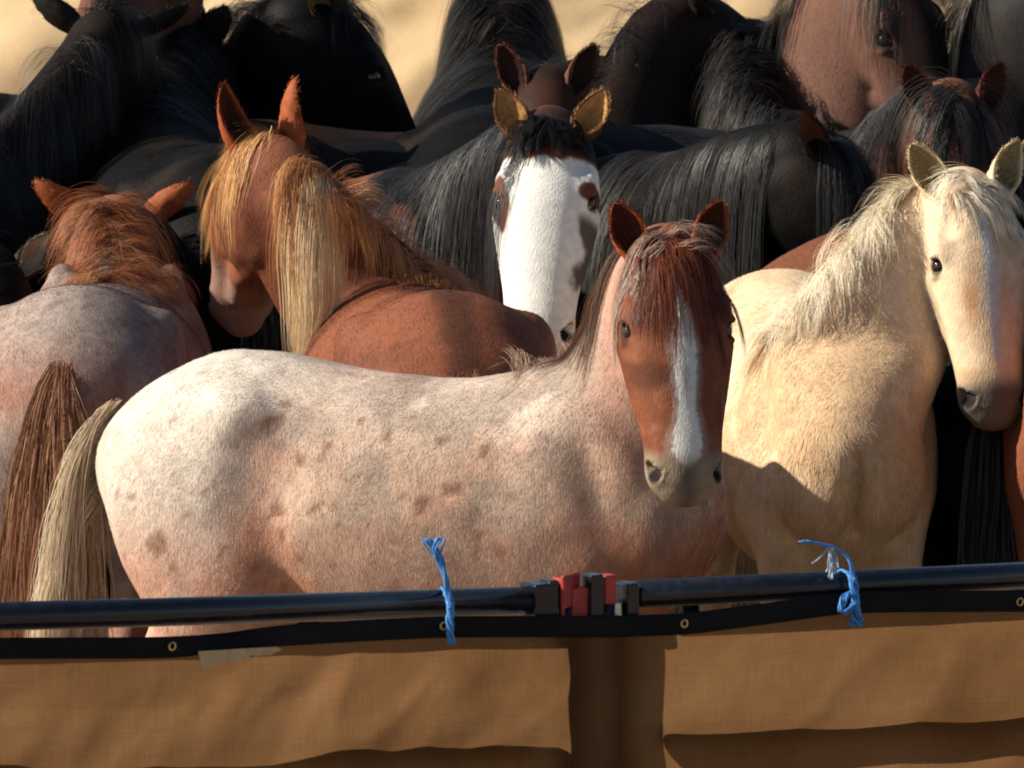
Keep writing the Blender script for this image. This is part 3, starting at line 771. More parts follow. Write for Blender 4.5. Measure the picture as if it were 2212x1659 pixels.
# tarp on the near fence: black webbing edge and a wrinkled cloth
sx = np.array([-150, 0, 350, 430, 600, 780, 950, 1140, 1300, 1480, 1650, 1830, 1960, 2212, 2400.])
sy = np.array([1404, 1400, 1399, 1394, 1373, 1362, 1354, 1353, 1354, 1348, 1326, 1301, 1299, 1298, 1300.])
nxq = 240; cpx = np.linspace(-150, 2400, nxq); cpy = np.interp(cpx, sx, sy); cpy = np.convolve(np.pad(cpy, 4, 'edge'), np.ones(9) / 9, 'valid')
tarp_root = empty("shade_cloth", (0, -1.8, 0)); tag(tarp_root, "brown shade cloth with black webbing edge hung on the near fence", "shade cloth")
to = np.array([0, -1.8, 0.])
hh = 23; rows = 5; V = []; 
for j in range(rows):
    for i in range(nxq):
        tw = math.exp(-((cpx[i] - 500) / 60) ** 2)
        k = 2 * j / (rows - 1) - 1
        V.append(fpt(cpx[i], cpy[i] + k * hh * (1 - .25 * tw), .044 + .006 * k * tw * 3 + .003 * math.sin(cpx[i] * .013)) - to)
grid_f = lambda r_, c_: np.array([[j * c_ + i, j * c_ + i + 1, (j + 1) * c_ + i + 1, (j + 1) * c_ + i] for j in range(r_ - 1) for i in range(c_ - 1)])
def set_uv(o, uv):
    me = o.data; l = me.uv_layers.new(name="UVMap"); idx = np.empty(len(me.loops), np.int32); me.loops.foreach_get("vertex_index", idx)
    l.data.foreach_set("uv", np.ascontiguousarray(uv[idx], np.float32).ravel())
st = mesh_obj("webbing_edge", np.array(V), grid_f(rows, nxq), M_STRAP, tarp_root)
set_uv(st, np.array([[cpx[i] / PXM, j * .01] for j in range(rows) for i in range(nxq)]))
sm = st.modifiers.new("s", 'SOLIDIFY'); sm.thickness = .004
nyq = 120; V = []; UV = []
top = np.array([fpt(cpx[i], cpy[i] + hh - 3, .042) for i in range(nxq)])
for j in range(nyq):
    f_ = (j / (nyq - 1)) ** 1.35
    for i in range(nxq):
        p = top[i].copy(); p[2] = top[i][2] * (1 - f_) + .02 * f_
        V.append(p); UV.append((cpx[i] / PXM, -f_ * 1.2))
V = np.array(V); UV = np.array(UV); q = np.concatenate([UV, np.zeros((len(UV), 1))], 1)
# folds run down to the left from the ties
rot = np.stack([q[:, 0] * .80 - q[:, 1] * .60, (q[:, 0] * .60 + q[:, 1] * .80) * .33, q[:, 2]], 1)
rot2 = np.stack([q[:, 0] * .45 - q[:, 1] * .9, (q[:, 0] * .9 + q[:, 1] * .45) * .30, q[:, 2]], 1)
disp = (np.abs(fbm(rot, 4.2, 3, 3) - .5) * 2) * .034 + fbm(rot2, 6, 9, 3) * .030 + fbm(rot, 13, 5, 3) * .010
depthf = np.clip(-UV[:, 1] / .10, 0, 1)
V[:, 1] -= (disp - .018) * depthf * (.45 + .75 * sstep(1.5, .5, UV[:, 0]))
tp = mesh_obj("cloth", V - to, grid_f(nyq, nxq), M_TARP, tarp_root); set_uv(tp, UV)
# torn flap where the webbing twists
fl = []
for j in range(4):
    for i in range(14):
        k = i / 13; px_ = 428 + 172 * k; yy = 1407 - 10 * k + (j / 3) * (36 - 26 * k + 3 * math.sin(i * 1.3) + 2 * math.sin(i * 2.9))
        fl.append(fpt(px_ + j * 3, yy, .085 + .006 * math.sin(i * 2.1 + j)) - to)
fo = mesh_obj("folded_flap", np.array(fl), grid_f(4, 14), M_BACKTARP, tarp_root); set_uv(fo, np.array([[i * .012, j * .01] for j in range(4) for i in range(14)]))
def ring(C, r1, r2, nrmv, name, parent, off):
    m = MB(); n = nrm(nrmv); a = nrm(np.cross(n, [0, 0, 1.])); b = np.cross(n, a)
    pts = [C + r1 * (math.cos(t) * a + math.sin(t) * b) - off for t in np.linspace(0, 2 * math.pi, 19)]
    m.tube(pts, r2, 6, False); return m.build(name, M_BRASS, parent, smooth=True)
for gx, gy in ((1478, 1347), (2203, 1300), (958, 1352), (372, 1396)):
    ring(fpt(gx, gy, .0495), .0075, .0028, nr_, "grommet", tarp_root, to)

# blue baling twine
def strands_tube(path, n, spread, r0, name, mat, parent, off, seed=0, open_end=0.0):
    rr = np.random.default_rng(seed); path = np.array(path); m = MB()
    from_t = np.linspace(0, 1, len(path)); tq = np.linspace(0, 1, 26)
    pts = np.stack([np.interp(tq, from_t, path[:, k]) for k in range(3)], 1)
    for _ in range(2): pts[1:-1] = (pts[:-2] + pts[1:-1] * 2 + pts[2:]) / 4
    for s in range(n):
        ph = rr.uniform(0, 2 * math.pi); rad = spread * math.sqrt(rr.random())
        tw = ph + tq * rr.uniform(6, 9)
        sp = 1 + open_end * sstep(.6, 1, tq) * 1.6
        o_ = np.stack([np.cos(tw), np.sin(tw) * .7, np.sin(tw * .7) * .4], 1) * (rad * sp)[:, None]
        o_[:, 0] += open_end * sstep(.5, 1, tq) * rr.normal(0, spread * .9)
        m.tube(pts + o_ - off, r0 * rr.uniform(.7, 1.2), 5)
    return m.build(name, mat, parent, smooth=True)
t1 = empty("baling_twine", fpt(968, 1352, .07)); tag(t1, "upright blue twine knot with brush-like end on the left pipe", "twine", "twine ties on the near fence")
o1 = np.array(t1.location)
strands_tube([fpt(975, 1316, .07), fpt(972, 1300, .066), fpt(962, 1250, .06), fpt(950, 1205, .055), fpt(943, 1166, .05)], 16, .0062, .0019, "upright_end", M_TWINE, t1, o1, 1, 1.3)
strands_tube([fpt(955, 1276, .0), fpt(960, 1270, .03), fpt(966, 1288, .045), fpt(972, 1306, .066), fpt(972, 1316, .07)], 9, .006, .0022, "loop", M_TWINE, t1, o1, 2)
strands_tube([fpt(972, 1300, .066), fpt(973, 1330, .072), fpt(973, 1360, .074), fpt(974, 1392, .072)], 12, .0075, .0024, "hanging_end", M_TWINE, t1, o1, 3)
t2 = empty("baling_twine", fpt(1842, 1300, .07)); tag(t2, "curled frayed blue twine tie arching over the right pipe", "twine", "twine ties on the near fence")
o2 = np.array(t2.location)
strands_tube([fpt(1843, 1262, .07), fpt(1842, 1235, .066), fpt(1836, 1210, .06), fpt(1822, 1192, .055), fpt(1800, 1180, .05), fpt(1770, 1176, .045), fpt(1735, 1170, .04)], 12, .0042, .002, "curled_end", M_TWINE, t2, o2, 4, .5)
strands_tube([fpt(1812, 1240, .0), fpt(1820, 1230, .025), fpt(1832, 1238, .05), fpt(1842, 1258, .066)], 9, .006, .0022, "loop", M_TWINE, t2, o2, 5)
strands_tube([fpt(1842, 1245, .066), fpt(1846, 1280, .072), fpt(1849, 1320, .075), fpt(1850, 1354, .074)], 14, .008, .0024, "hanging_end", M_TWINE, t2, o2, 6, .4)
strands_tube([fpt(1842, 1280, .066), fpt(1822, 1292, .08), fpt(1812, 1318, .085), fpt(1826, 1326, .082), fpt(1846, 1305, .074)], 10, .007, .0022, "knot", M_TWINE, t2, o2, 7)
for k, (ex, ey) in enumerate(((1757, 1217), (1790, 1248), (1797, 1252), (1812, 1228), (1784, 1235), (1803, 1240))):
    strands_tube([fpt(1796 + k % 3, 1180, .05), fpt((1796 + ex) / 2 + 2, (1180 + ey) / 2 - 4, .055), fpt(ex, ey, .06)], 3, .003, .0009, "frayed_strand", M_FRAY, t2, o2, 8 + k)

# sunlit cloth along the far side of the pen
bt = empty("burlap_fence", (0, 6.6, 0)); tag(bt, "pale sunlit burlap cloth hung along the far fence behind the herd", "shade cloth"); bo = np.array([0, 6.6, 0.])
A = np.array([-4.4, 11.6, 0]); B = np.array([4.2, 7.0, 0]); nxb, nyb = 220, 90; dd = nrm(B - A); nb_ = np.array([dd[1], -dd[0], 0])
U, Vv = np.meshgrid(np.linspace(0, 1, nxb), np.linspace(0, 1, nyb)); U = U.ravel(); Vv = Vv.ravel()
q = np.stack([U * 7.4, Vv * 2.2, 0 * U], 1)
ra = np.stack([q[:, 0] * .8 + q[:, 1] * .6, (q[:, 1] * .8 - q[:, 0] * .6) * .25, q[:, 2]], 1)
rb = np.stack([q[:, 0] * .7 - q[:, 1] * .7, (q[:, 1] * .7 + q[:, 0] * .7) * .25, q[:, 2]], 1)
dp = (np.abs(fbm(ra, 2.6, 61, 3) - .5) * .26 + np.abs(fbm(rb, 3.6, 71, 3) - .5) * .20 + fbm(q, 9, 81, 2) * .015)
Vb = A + dd * (U * np.linalg.norm(B - A))[:, None] + np.array([0, 0, 1.]) * (.03 + Vv * 2.15)[:, None] + nb_ * dp[:, None]
bc = mesh_obj("cloth", Vb - bo, grid_f(nyb, nxb), M_BACKTARP, bt); set_uv(bc, q[:, :2])
m = MB(); m.tube([A + np.array([0, .03, 2.2]) - bo, B + np.array([0, .03, 2.2]) - bo], .03, 12); m.build("top_rail", M_PIPE, bt, smooth=True)
for k in range(5):
    p = A + (B - A) * (k / 4) - nb_ * .06; m = MB(); m.tube([p - bo, p + np.array([0, 0, 2.2]) - bo], .035, 12); m.build("post", M_PIPE, bt, smooth=True)
print("setting", round(time.perf_counter() - T0, 1))

# ------------------------------------------------------------------ coats
def dusty(c, k):
    P = k['L']; d = sstep(.48, .72, fbm(P, 6, 88, 4)) * (.35 + .65 * sstep(.9, 1.35, P[:, 2]))
    return nostril(mixc(c, np.array([.034, .024, .018]), d * .45), k)
def dark_face(c, k):
    H = k['H']; m = k['hw'] * sstep(-.055, -.015, H[:, 1] + .05 * (noise(k['L'], 18, 3) - .5)) * sstep(.02, .08, H[:, 2] + .08)
    return nostril(mixc(c, np.array([.014, .011, .011]), m * .92), k)
def solid(base, dark=None, muzzle=None, legs=None, vf=5, face=None, pt=.45, seed=0, extra=None):
    base = np.array(base); dark = np.array(dark if dark is not None else base * .7)
    def fn(k):
        P = k['L']; n = fbm(P, vf, 11 + seed, 3)
        c = mixc(np.tile(dark, (len(P), 1)), base, sstep(.3, .65, n))
        H = k['H']; hw = k['hw']
        if face is not None: c = mixc(c, np.array(face), hw * sstep(.03, .12, H[:, 0]) * .8)
        if muzzle is not None: c = mixc(c, np.array(muzzle), hw * sstep(.45, .53, H[:, 0] - H[:, 1] * .2 - .02))
        if legs is not None: c = mixc(c, np.array(legs), (1 - hw) * sstep(.62, .45, P[:, 2]))
        if extra: c = extra(c, k)
        # nostrils and hooves
        c = mixc(c, np.array([.012, .010, .010]), sstep(.09, .07, P[:, 2]) * .8)
        return np.clip(c, .002, .9)
    return fn
def nostril(c, k, dk=(.02, .017, .015)):
    H = k['H']; d = ((H[:, 0] - .528) / .036) ** 2 + ((H[:, 1] + .060) / .024) ** 2 + ((np.abs(H[:, 2]) - .058) / .034) ** 2
    c = mixc(c, np.array(dk), k['hw'] * sstep(1.05, .6, d))
    e = ((H[:, 0] - .188) / .030) ** 2 + ((H[:, 1] + .012) / .024) ** 2 + ((np.abs(H[:, 2]) - .104) / .026) ** 2
    return mixc(c, np.array(dk) * 1.2, k['hw'] * sstep(1.1, .6, e) * .8)

MARKS = [(365, 1155, 30), (405, 1215, 13), (640, 1075, 25), (610, 1035, 12), (655, 1130, 14), (622, 885, 30), (635, 930, 26), (690, 960, 22), (740, 1060, 14), (785, 1050, 14), (800, 1095, 13),
         (1060, 1000, 20), (1000, 1030, 24), (1055, 1160, 18), (1230, 915, 14), (1115, 920, 12), (1245, 880, 13), (640, 840, 14), (545, 940, 10), (520, 1170, 10), (865, 985, 12), (930, 1120, 12),
         (1110, 1060, 20), (1170, 1130, 20), (950, 1020, 10), (700, 1180, 12), (570, 1010, 10), (890, 900, 12), (820, 870, 10), (1010, 900, 11), (300, 1060, 10), (260, 1210, 9), (760, 930, 12), (1190, 1010, 14), (480, 1040, 9)]
def roan_front():
    cream, tan, peach, red, spot = (np.array(x) for x in ((.68, .61, .53), (.49, .345, .255), (.52, .275, .19), (.31, .12, .06), (.16, .07, .042)))
    hred, hdark, white, muz = (np.array(x) for x in ((.20, .064, .030), (.11, .037, .019), (.76, .74, .68), (.27, .215, .15)))
    def fn(k):
        P = k['L']; H = k['H']; hw = k['hw']; n1 = fbm(P, 3.2, 1, 3); n2 = fbm(P, 11, 2, 3); n3 = fbm(P, 34, 3, 2)
        c = mixc(np.tile(tan, (len(P), 1)), peach, sstep(.38, .62, n1 + .25 * sstep(1.15, .85, P[:, 2]) - .05))
        rump = sstep(-.22, -.48, P[:, 0] + .18 * (n2 - .5)) ; top_ = sstep(1.17, 1.36, P[:, 2] + .1 * (n2 - .5)) * sstep(.65, .4, P[:, 0])
        c = mixc(c, cream, np.clip(rump * (.75 + .3 * (n2 - .5)) * sstep(.75, 1.1, P[:, 2] + .2 * (n1 - .5)) + top_ * .55, 0, 1))
        c = mixc(c, cream * .93, sstep(.55, .75, n2) * .35)
        # rust coloured flank fold, elbow and breast
        fl = np.exp(-((P[:, 0] + .33) / .07) ** 2 - ((P[:, 2] - .93) / .17) ** 2) + .9 * np.exp(-((P[:, 0] - .40) / .14) ** 2 - ((P[:, 2] - .88) / .13) ** 2)
        c = mixc(c, red * 1.15, np.clip(fl * (.35 + .9 * (n2 - .2)), 0, .85))
        c = mixc(c, red, sstep(.62, .74, n2) * .35 * (1 - rump * .6))
        # dark corn marks
        cm = 0
        for mx_, my_, mr_ in MARKS:
            lx_ = -.44 + (mx_ - 490) / (979 * .91 * .97); lz_ = 1.395 - (my_ - 766) / (979 * .91); rr_ = mr_ * .85 / (979 * .91)
            d2_ = ((P[:, 0] - lx_) / rr_) ** 2 + ((P[:, 2] - lz_) / rr_) ** 2
            cm = np.maximum(cm, sstep(1.25, .75, np.sqrt(d2_) + 1.3 * (n3 - .5) + 1.2 * (noise(P, 45, 19) - .5)))
        c = mixc(c, spot * 1.3, cm * .72)
        q_ = np.stack([(P[:, 0] * .82 - P[:, 2] * .57) * 55, (P[:, 0] * .57 + P[:, 2] * .82) * 13, P[:, 1] * 30], 1); st_ = fbm(q_, 1.0, 77, 2); c = c * (.80 + .40 * st_)[:, None]; c = mixc(c, tan * .62, sstep(.58, .78, st_) * .35 * (1 - rump * .5)); c = mixc(c, np.array([.30, .235, .19]), sstep(.50, .66, fbm(P, 7, 91, 3)) * .55 * (1 - rump * .7))
        cn = noise(P, 38, 9); c = mixc(c, spot * 1.4, sstep(.84, .93, cn) * .55)
        c = c * (.86 + .28 * n3)[:, None]
        nk = sstep(.45, .62, P[:, 0]) * sstep(1.1, 1.3, P[:, 2]); c = mixc(c, peach * 1.1, nk * .35)
        c = mixc(c, hdark, sstep(.62, .45, P[:, 2]))
        c = mixc(c, red * .9, sstep(.52, .66, P[:, 0] + .05 * (n2 - .5)) * sstep(1.15, .9, P[:, 2]) * (1 - hw) * .85)
        # head: deep red with a blaze
        hc_ = mixc(np.tile(hred, (len(P), 1)), hdark, sstep(.45, .75, n2)); hc_ = mixc(hc_, peach * .8, sstep(.5, .8, fbm(P, 30, 12, 3)) * .25 * sstep(.18, .3, H[:, 0]) * sstep(-.12, -.02, H[:, 1]))
        bw = np.interp(H[:, 0], [.06, .10, .16, .24, .34, .42, .47, .51, .54], [.0, .018, .025, .027, .022, .024, .034, .030, .0]); yc = np.interp(H[:, 0], [.1, .3, .45], [-.006, .006, .002])
        ed = np.abs(H[:, 2] - yc) + .007 * (noise(P, 130, 4) - .5) + .008 * (noise(P, 18, 14) - .5)
        hc_ = mixc(hc_, white, sstep(1.0, .75, ed / np.maximum(bw, .001)) * (H[:, 1] > -.09) * (bw > .004))
        hc_ = mixc(hc_, white * .7, sstep(1.6, .9, ed / np.maximum(bw, .001)) * (bw > .004) * .35 * (H[:, 1] > -.09)); dsp = np.exp(-((H[:, 0] - .33) / .05) ** 2 - ((H[:, 2] - .004) / .007) ** 2); hc_ = mixc(hc_, np.array([.2, .19, .19]), dsp * .75)
        mz = sstep(.475, .525, H[:, 0] - .45 * (H[:, 1] + .06) + .25 * np.abs(H[:, 2])); hc_ = mixc(hc_, muz, mz * .95)
        hc_ = mixc(hc_, np.array([.09, .075, .065]), mz * np.exp(-((H[:, 2]) / .02) ** 2) * sstep(.52, .55, H[:, 0]) * .8)
        c = mixc(c, nostril(hc_, k), hw); c = mixc(c, np.array([.02, .017, .015]), sstep(.09, .07, P[:, 2]) * .8)
        return np.clip(c, .003, .9)
    return fn
def palomino():
    g0, g1, white, muz, or_ = (np.array(x) for x in ((.74, .57, .38), (.63, .44, .26), (.60, .60, .56), (.13, .11, .085), (.52, .24, .10)))
    def fn(k):
        P = k['L']; H = k['H']; hw = k['hw']; n1 = fbm(P, 4, 21, 3); n2 = fbm(P, 18, 22, 3)
        c = mixc(np.tile(g1, (len(P), 1)), g0, sstep(.3, .62, n1 + .5 * (n2 - .5))); c = c * (.88 + .24 * n2)[:, None]
        hc_ = c.copy(); face = sstep(.03, .10, H[:, 0])
        hc_ = mixc(hc_, or_, np.exp(-((H[:, 0] - .30) / .07) ** 2 - ((H[:, 2] + .045) / .018) ** 2) * .75)
        bw = np.interp(H[:, 0], [.05, .10, .15, .22, .32, .42, .47], [0, .02, .014, .02, .019, .011, .0])
        ed = np.abs(H[:, 2] - .004) + .010 * (noise(P, 50, 5) - .5)
        hc_ = mixc(hc_, white, sstep(1.05, .7, ed / np.maximum(bw, .001)) * (H[:, 1] > -.08) * .9 * (bw > .004))
        hc_ = mixc(hc_, muz, sstep(.45, .52, H[:, 0] - .3 * (H[:, 1] + .07)))
        c = mixc(c, nostril(hc_, k), hw); c = mixc(c, np.array([.02, .017, .015]), sstep(.09, .07, P[:, 2]) * .8)
        return np.clip(c, .003, .9)
    return fn
def bald_bay():
    by, dk, white = (np.array(x) for x in ((.17, .062, .035), (.03, .016, .012), (.82, .81, .76)))
    def fn(k):
        P = k['L']; H = k['H']; hw = k['hw']; n2 = fbm(P, 9, 31, 3)
        c = mixc(np.tile(by, (len(P), 1)), dk, sstep(.5, .8, n2) * .5)
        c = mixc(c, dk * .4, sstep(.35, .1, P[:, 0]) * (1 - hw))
        hc_ = mixc(np.tile(by * .9, (len(P), 1)), dk, sstep(.0, -.03, H[:, 0] - .08))
        n = .07 * (noise(P, 17, 32) - .5) + .03 * (noise(P, 45, 33) - .5) + .012 * (noise(P, 120, 34) - .5)
        wt = sstep(.075, .095, H[:, 0] + n * .6 + .25 * np.maximum(np.abs(H[:, 2]) - .05, 0)) * sstep(-.125, -.10, H[:, 1] + n * .4)
        hc_ = mixc(hc_, white, wt)
        rp_ = np.exp(-((H[:, 0] - .18) / .06) ** 2 - ((H[:, 2] + .10) / .022) ** 2) + .9 * np.exp(-((H[:, 0] - .24) / .05) ** 2 - ((H[:, 2] + .085) / .012) ** 2) + np.exp(-((H[:, 0] - .168) / .034) ** 2 - ((H[:, 2] - .100) / .030) ** 2)
        hc_ = mixc(hc_, by * .8, sstep(.38, .6, rp_ + n * 5))
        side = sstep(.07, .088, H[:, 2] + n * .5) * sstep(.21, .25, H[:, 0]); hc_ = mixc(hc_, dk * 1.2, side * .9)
        c = mixc(c, nostril(hc_, k), hw)
        return np.clip(c, .003, .9)
    return fn
def grey_roan():
    a, b, red, dk = (np.array(x) for x in ((.36, .29, .25), (.22, .15, .125), (.26, .105, .065), (.09, .075, .075)))
    def fn(k):
        P = k['L']; hw = k['hw']; n1 = fbm(P, 4, 41, 3); n2 = fbm(P, 22, 42, 3); n3 = fbm(P, 60, 43, 2)
        c = mixc(np.tile(b, (len(P), 1)), a, sstep(.35, .65, .5 * n1 + .5 * n2)); c = mixc(c, red, sstep(.5, .7, n1) * sstep(1.36, 1.15, P[:, 2]) * .8)
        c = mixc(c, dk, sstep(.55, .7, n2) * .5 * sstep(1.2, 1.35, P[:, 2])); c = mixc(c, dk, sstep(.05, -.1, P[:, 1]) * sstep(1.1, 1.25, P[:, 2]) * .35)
        c = c * (.75 + .5 * n3)[:, None]
        c = mixc(c, red * .9, sstep(.5, .7, P[:, 0])); c = mixc(c, red, hw)
        return np.clip(nostril(c, k), .003, .9)
    return fn
def chestnut():
    a, b, d_ = (np.array(x) for x in ((.225, .078, .040), (.155, .052, .028), (.05, .022, .016)))
    def fn(k):
        P = k['L']; n1 = fbm(P, 5, 51, 3); n2 = fbm(P, 30, 52, 2)
        c = mixc(np.tile(b, (len(P), 1)), a, sstep(.3, .65, n1)) * (.88 + .24 * n2)[:, None]
        sp = sstep(.07, .02, np.abs(P[:, 1] + .02 * (n2 - .5))) * sstep(.35, .1, P[:, 0]) * sstep(1.15, 1.25, P[:, 2]); c = mixc(c, d_, sp * .75)
        c = mixc(c, np.array([.30, .20, .16]), k['hw'] * sstep(.28, .4, k['H'][:, 0]) * .7)
        return np.clip(nostril(c, k), .003, .9)
    return fn
black = lambda s=0, b=(.0055, .0054, .0056): solid(b, np.array(b) * .55, seed=s, extra=dusty)
dkbay = lambda s=0, b=(.05, .022, .014), d=(.014, .010, .009): solid(b, d, seed=s, legs=(.012, .01, .01), muzzle=(.03, .022, .02), extra=nostril)
bay = lambda s=0: solid((.17, .065, .036), (.085, .032, .02), seed=s, legs=(.015, .012, .012), muzzle=(.05, .03, .025), extra=nostril)
BK = ['2c2a28', '1a1919', '3a3734']

# ------------------------------------------------------------------ the herd
FURD = 1.0
# front roan, side on, head turned to the camera
make_horse("red roan horse in front with white blaze and long red forelock, facing the camera", .915, -22, (548, 766, -.44, 1.40), (1452, 552), (-82, -60, 0), roan_front(), headscale=1.04, wide=1.2, neckfat=1.2,
           mane=[dict(side=1, length=.22, palette=['a08a78', '8a6a58', 'b09a88'], n=900, t0=.0, clumps=50, out=.6, up=.6, mix=.12),
                 dict(side=-1, length=.40, palette=['8a6a58', '6b4436', 'a58b7a', '5a3328'], n=900, t0=.76, clumps=34, out=.7, up=.4, grav=.55, mix=0)],
           fore=dict(length=.27, palette=['7a3c26', '5a2a1a', '8f5034'], n=1100, clumps=40, spread=.040, grav=.5, up=.28, side=.28),
           tail=dict(length=.95, palette=['f4ecdc', 'e0d4c0', 'b8a48c'], n=2600, back=.8, width=.003, away=.06, grav=.3),
           ears=dict(inner='4a2010', outer='9a4c28', out=.40, length=.16, width=.045, face=(.85, .3)), h=.0145, refine=2, fur=50000*FURD, furlen=.022, seed=1)
# palomino
make_horse("pale gold palomino horse with flaxen mane at the right, narrow grey-white blaze", .895, -82, (1690, 592, -.45, 1.40), (2100, 420, 'near'), (-76, -60, 0), palomino(), headscale=1.05, wide=1.12,
           mane=dict(side=-1, length=.22, palette=['f0e6d0', 'e4d6b8', 'f6f0e2'], n=2600, t0=.05, clumps=220, out=.6, up=.6, wig=.10, cl=.35, grav=.45, poll=.03, width=.0013),
           fore=dict(length=.20, palette=['f0e8d8', 'e0d6c0', 'b0aca0'], n=480, clumps=22, spread=.035, grav=.5, side=1.0),
           tail=dict(length=.9, palette=['e8dcc0', 'd8c8a0'], n=400), ears=dict(inner='9a8860', outer='ecd8b0', out=.5, length=.175, width=.046), h=.0145, refine=2, fur=45000*FURD, furlen=.024, seed=2)
# left roan, rump to the camera
make_horse("mottled grey-brown roan horse at the left edge seen from behind, long brown tail", .945, 86, (165, 622, -.45, 1.40), (252, 465, 'far'), (85, -50, 0), grey_roan(), flat=.13,
           mane=dict(side=0, length=.26, palette=['a8683c', '7a4428', 'c08a5a'], n=1800, t0=.05, clumps=80, up=.7, out=.6),
           tail=dict(length=1.0, palette=['9a6448', '74462f', 'b08864', '54301f'], n=3000, side=.15, width=.0026),
           headscale=1.16, ears=dict(outer='94502c', inner='4a2a18', out=1.0, length=.19), h=.016, refine=1, fur=34000*FURD, furlen=.02, seed=3)
# flaxen chestnut
make_horse("chestnut horse with long blonde mane seen from behind, head turned left", .97, 98, (965, 632, -.45, 1.40), (580, 325, 'far'), (104, -44, 0), chestnut(), flat=.12,
           mane=[dict(side=-1, length=.17, palette=['c89060', 'b07444', '9a5c38'], n=1500, t0=.1, t1=.85, clumps=120, up=.5, out=.6, mix=.55),
                 dict(side=1, length=.42, palette=['f6e4c0', 'f2d8a8', 'e0bc84'], n=1100, t0=.82, t1=.93, clumps=22, up=.5, out=.8, mix=0, grav=.7, lvar=.45, poll=0),
                 dict(side=1, length=.28, palette=['c89060', 'a8683c', 'd8a870'], n=1000, t0=.93, t1=1.0, clumps=50, up=.4, out=.9, mix=.1, grav=.6, lvar=.4, poll=.35),
                 dict(side=1, length=.30, palette=['b07444', 'd8a870', 'e8c490'], n=900, t0=.92, t1=1.0, clumps=40, up=.35, out=.9, fwd=-.5, grav=.5, mix=.05, lvar=.4, poll=1.0)],
           fore=dict(length=.36, palette=['f4dcb0', 'e4c48c', 'd0a468'], n=500, clumps=16, side=.7),
           tail=dict(length=.9, palette=['c08050', '6a4434', '8a5a44'], n=900), ears=dict(outer='a05430', inner='3a1c10', length=.20, width=.042, dirs=[(-.35, 0, 1), (-.05, 0, 1)], faces=[(.8, -.7, 0), (.8, .4, 0)]), h=.016, refine=1, fur=32000*FURD, furlen=.018, seed=4)
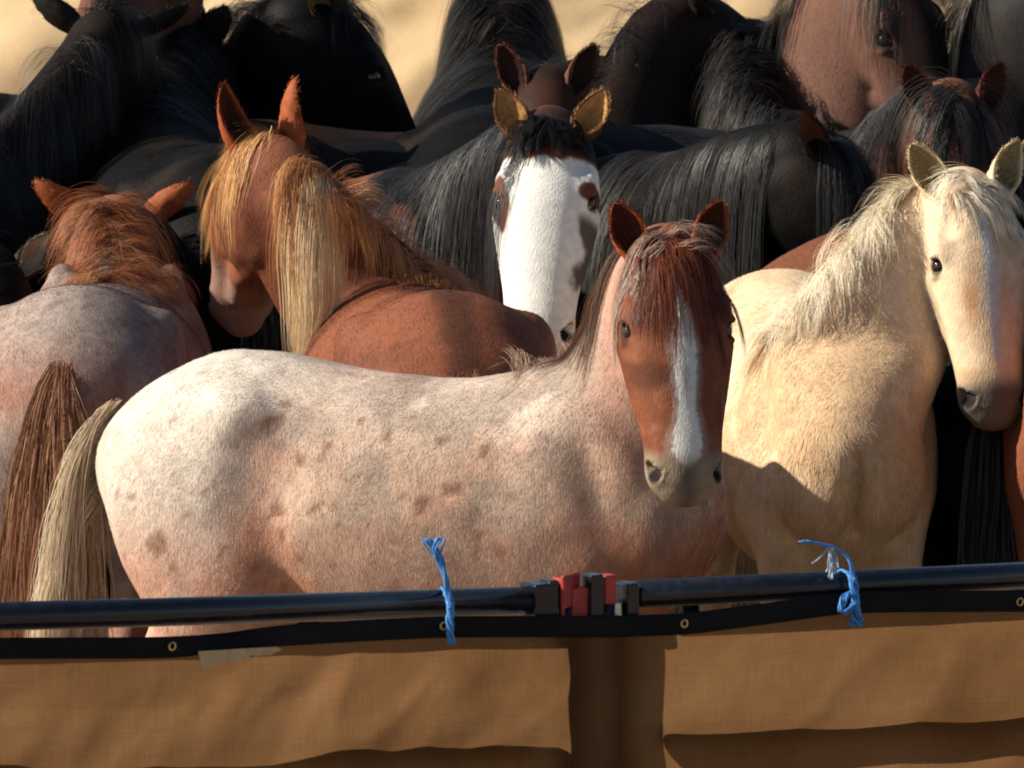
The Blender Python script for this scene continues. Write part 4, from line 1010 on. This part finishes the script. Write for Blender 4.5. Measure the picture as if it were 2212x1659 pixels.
# bald faced bay
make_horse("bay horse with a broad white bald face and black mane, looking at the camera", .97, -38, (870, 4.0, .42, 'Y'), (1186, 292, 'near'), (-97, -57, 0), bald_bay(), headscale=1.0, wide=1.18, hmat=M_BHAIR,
           mane=dict(side=-1, length=.55, palette=['2c2c2e', '1a1a1c', '3a3a3c'], n=2000, t0=.15, clumps=90, up=.5, out=.7, grav=.6),
           fore=dict(length=.11, palette=['1a1a1c', '0e0e10'], n=1100, clumps=50, spread=.06, up=.7), ears=dict(inner='c8965c', outer='5a3822', out=.5, length=.15, width=.043, face=(.9, .15)), h=.018, refine=2, fur=30000*FURD, furlen=.014, seed=5)
for cfg in [
 # label, S, heading, anchor, poll, head, coat, mane, fore, ears, extra
 ("black horse seen from behind at the upper middle, mane falling on both sides", 1.03, 88, (1060, 4.75, -.45, 'Y'), (1085, -50, 'far'), (88, -40, 0), black(1), dict(side=0, length=.45, up=.6, out=.9, n=2800, clumps=240), None, None, dict(neckfat=1.45)),
 ("black horse with its back turned between the mottled roan's ears and the chestnut's ears", 1.04, 104, (320, 4.7, .42, 'Y'), (388, 72, 'far'), (86, -30, 0), black(2), dict(side=0, length=.34, t0=.0, up=.6, out=.9, n=2400, clumps=200), None, dict(length=.17), dict(neckfat=1.6)),
 ("black horse at the upper left with ears held out sideways", 1.0, 56, (-60, 4.3, .42, 'Y'), (225, 48, 'far'), (84, -30, 0), black(3), dict(side=-1, length=.32, t0=.05), None, dict(length=.17, dirs=[(-.78, 0, .6), (.9, 0, .3)]), {}),
 ("black horse in profile at the top left against the burlap, tan ear", 1.0, -5, (430, 5.7, .42, 'Y'), (712, 25, 'near'), (15, -56, 0), black(4), dict(side=-1, length=.22), dict(length=.2), dict(inner='b08a60', outer='3a2a1c', faces=[None, (.2, -1, 0)], length=.16), {}),
 ("bay horse mostly hidden at the top left corner behind the black ears", 1.0, 60, (170, 5.0, .42, 'Y'), (300, -80, 'far'), (60, -40, 0), bay(5), dict(side=-1, length=.26, n=600), None, None, {}),
 ("dark brown horse with sloping neck against the burlap right of the middle", 1.0, 8, (1230, 245, .42, 1.41), (1520, 12, 'far'), (20, -45, 0), dkbay(6, (.022, .013, .011)), dict(side=1, length=.2, n=900), None, None, {}),
 ("dark brown horse whose ears show just behind the bald face", .95, -95, (1185, 5.1, .42, 'Y'), (1182, 200, 4.45), (-90, -60, 0), dkbay(7), dict(side=1, length=.2, n=600, poll=0), None, dict(outer='6a4030', inner='3a2018', out=.45, length=.16), {}),
 ("dark horse with thick crimped black mane seen from behind, brown ear rims", 1.0, 148, (1700, 4.85, .42, 'Y'), (1615, 75, 'far'), (96, -40, 0), dkbay(8, (.035, .016, .011)), dict(side=0, length=.26, t0=.0, up=.7, out=.8, n=2600, clumps=240), None, dict(outer='3a1c12', inner='6a3018', out=.7), {}),
 ("brown bay horse at the top right with its dark eye showing", 1.02, -58, (1700, 5.3, .42, 'Y'), (1930, -70, 'near'), (-42, -66, 0), solid((.16, .08, .058), (.09, .045, .033), seed=9, muzzle=(.04, .03, .027), extra=dark_face), dict(side=-1, length=.4), dict(length=.26, clumps=18, n=200, side=1.8), None, dict(refine=2, fur=25000, headscale=.98)),
 ("charcoal black horse in the top right corner with shaggy mane", 1.0, 20, (2050, 240, .42, 1.41), (2300, -40, 'near'), (-20, -60, 0), black(10, (.022, .023, .025)), dict(side=-1, length=.4, palette=['3a3a3c', '2a2a2c', '4a4a4c']), None, None, {}),
 ("bay horse behind the palomino ears with a black forelock over its face", .98, -30, (1850, 300, .42, 1.41), (2070, 235, 'near'), (-80, -60, 0), bay(11), dict(side=-1, length=.4), dict(length=.36, clumps=20, n=500), dict(outer='5a2c1c', inner='4a2416'), dict(fur=20000, headscale=1.1)),
 ("black horse with long mane hanging down its near side, right of middle", .97, -30, (1395, 340, .42, 1.41), (1800, 325, 'near'), (-12, -62, 0), black(12), dict(side=-1, length=.68, n=2600, t0=.0, clumps=110, up=.45, out=.7, grav=.6, palette=['2c2c2c', '1a1a1b', '3c3c3b']), dict(length=.25), dict(inner='6a4a30', outer='2a1c14', faces=[None, (.5, -1, 0)]), dict(fur=14000)),
 ("bay horse with only its reddish back showing behind the palomino", .93, 4, (1880, 500, -.45, 1.40), (2450, 480, 'far'), (60, -70, 0), bay(13), dict(side=-1, length=.3, n=500), None, None, dict(fur=20000, flat=.02)),
 ("black horse in shade below the palomino muzzle, rump and tail toward the camera", .88, 84, (2205, 2.9, .0, 'Y'), (2330, 620, 'far'), (60, -60, 0), black(16), dict(side=-1, length=.3, n=300), None, None, {}),
 ("chestnut horse cut off by the right edge beside the palomino muzzle", .93, -100, (2400, 2.1, .42, 'Y'), (2440, 560, 'near'), (-80, -60, 0), chestnut(), dict(side=-1, length=.3, n=400), None, None, {}),
 ("dark horse at the left edge with pale hair in its ear", .93, -60, (-230, 4.15, .42, 'Y'), (-8, 590, 3.35), (-70, -60, 0), black(15), dict(side=-1, length=.3, n=500), None, dict(inner='b8b098', outer='2a2620', out=.9), {}),
]:
    label, S, hd, an, po, he, ct, mn, fo_, er, ex = cfg
    mn = dict(dict(palette=BK, n=1700, nseg=8), **mn) if mn else None; fo_ = dict(dict(palette=BK, n=450), **fo_) if fo_ else None
    kw = dict(hmat=M_BHAIR, mat=M_DARK, h=.026, refine=1, fur=12000, furlen=.016, furw=.003, seed=20 + len(label)); kw.update(ex)
    make_horse(label, S, hd, an, po, he, ct, mane=mn, fore=fo_, ears=er, tail=dict(palette=BK, n=160, clumps=20, width=.009), **kw)
cnts = {}
for o in bpy.data.objects:
    if o.type == 'MESH': cnts[o.name.split('.')[0]] = cnts.get(o.name.split('.')[0], 0) + len(o.data.loops) - 2 * len(o.data.polygons)
print(sorted(cnts.items(), key=lambda x: -x[1])[:9])
print("total", round(time.perf_counter() - T0, 1), "tris", sum(len(o.data.loops) - 2 * len(o.data.polygons) for o in bpy.data.objects if o.type == 'MESH'))
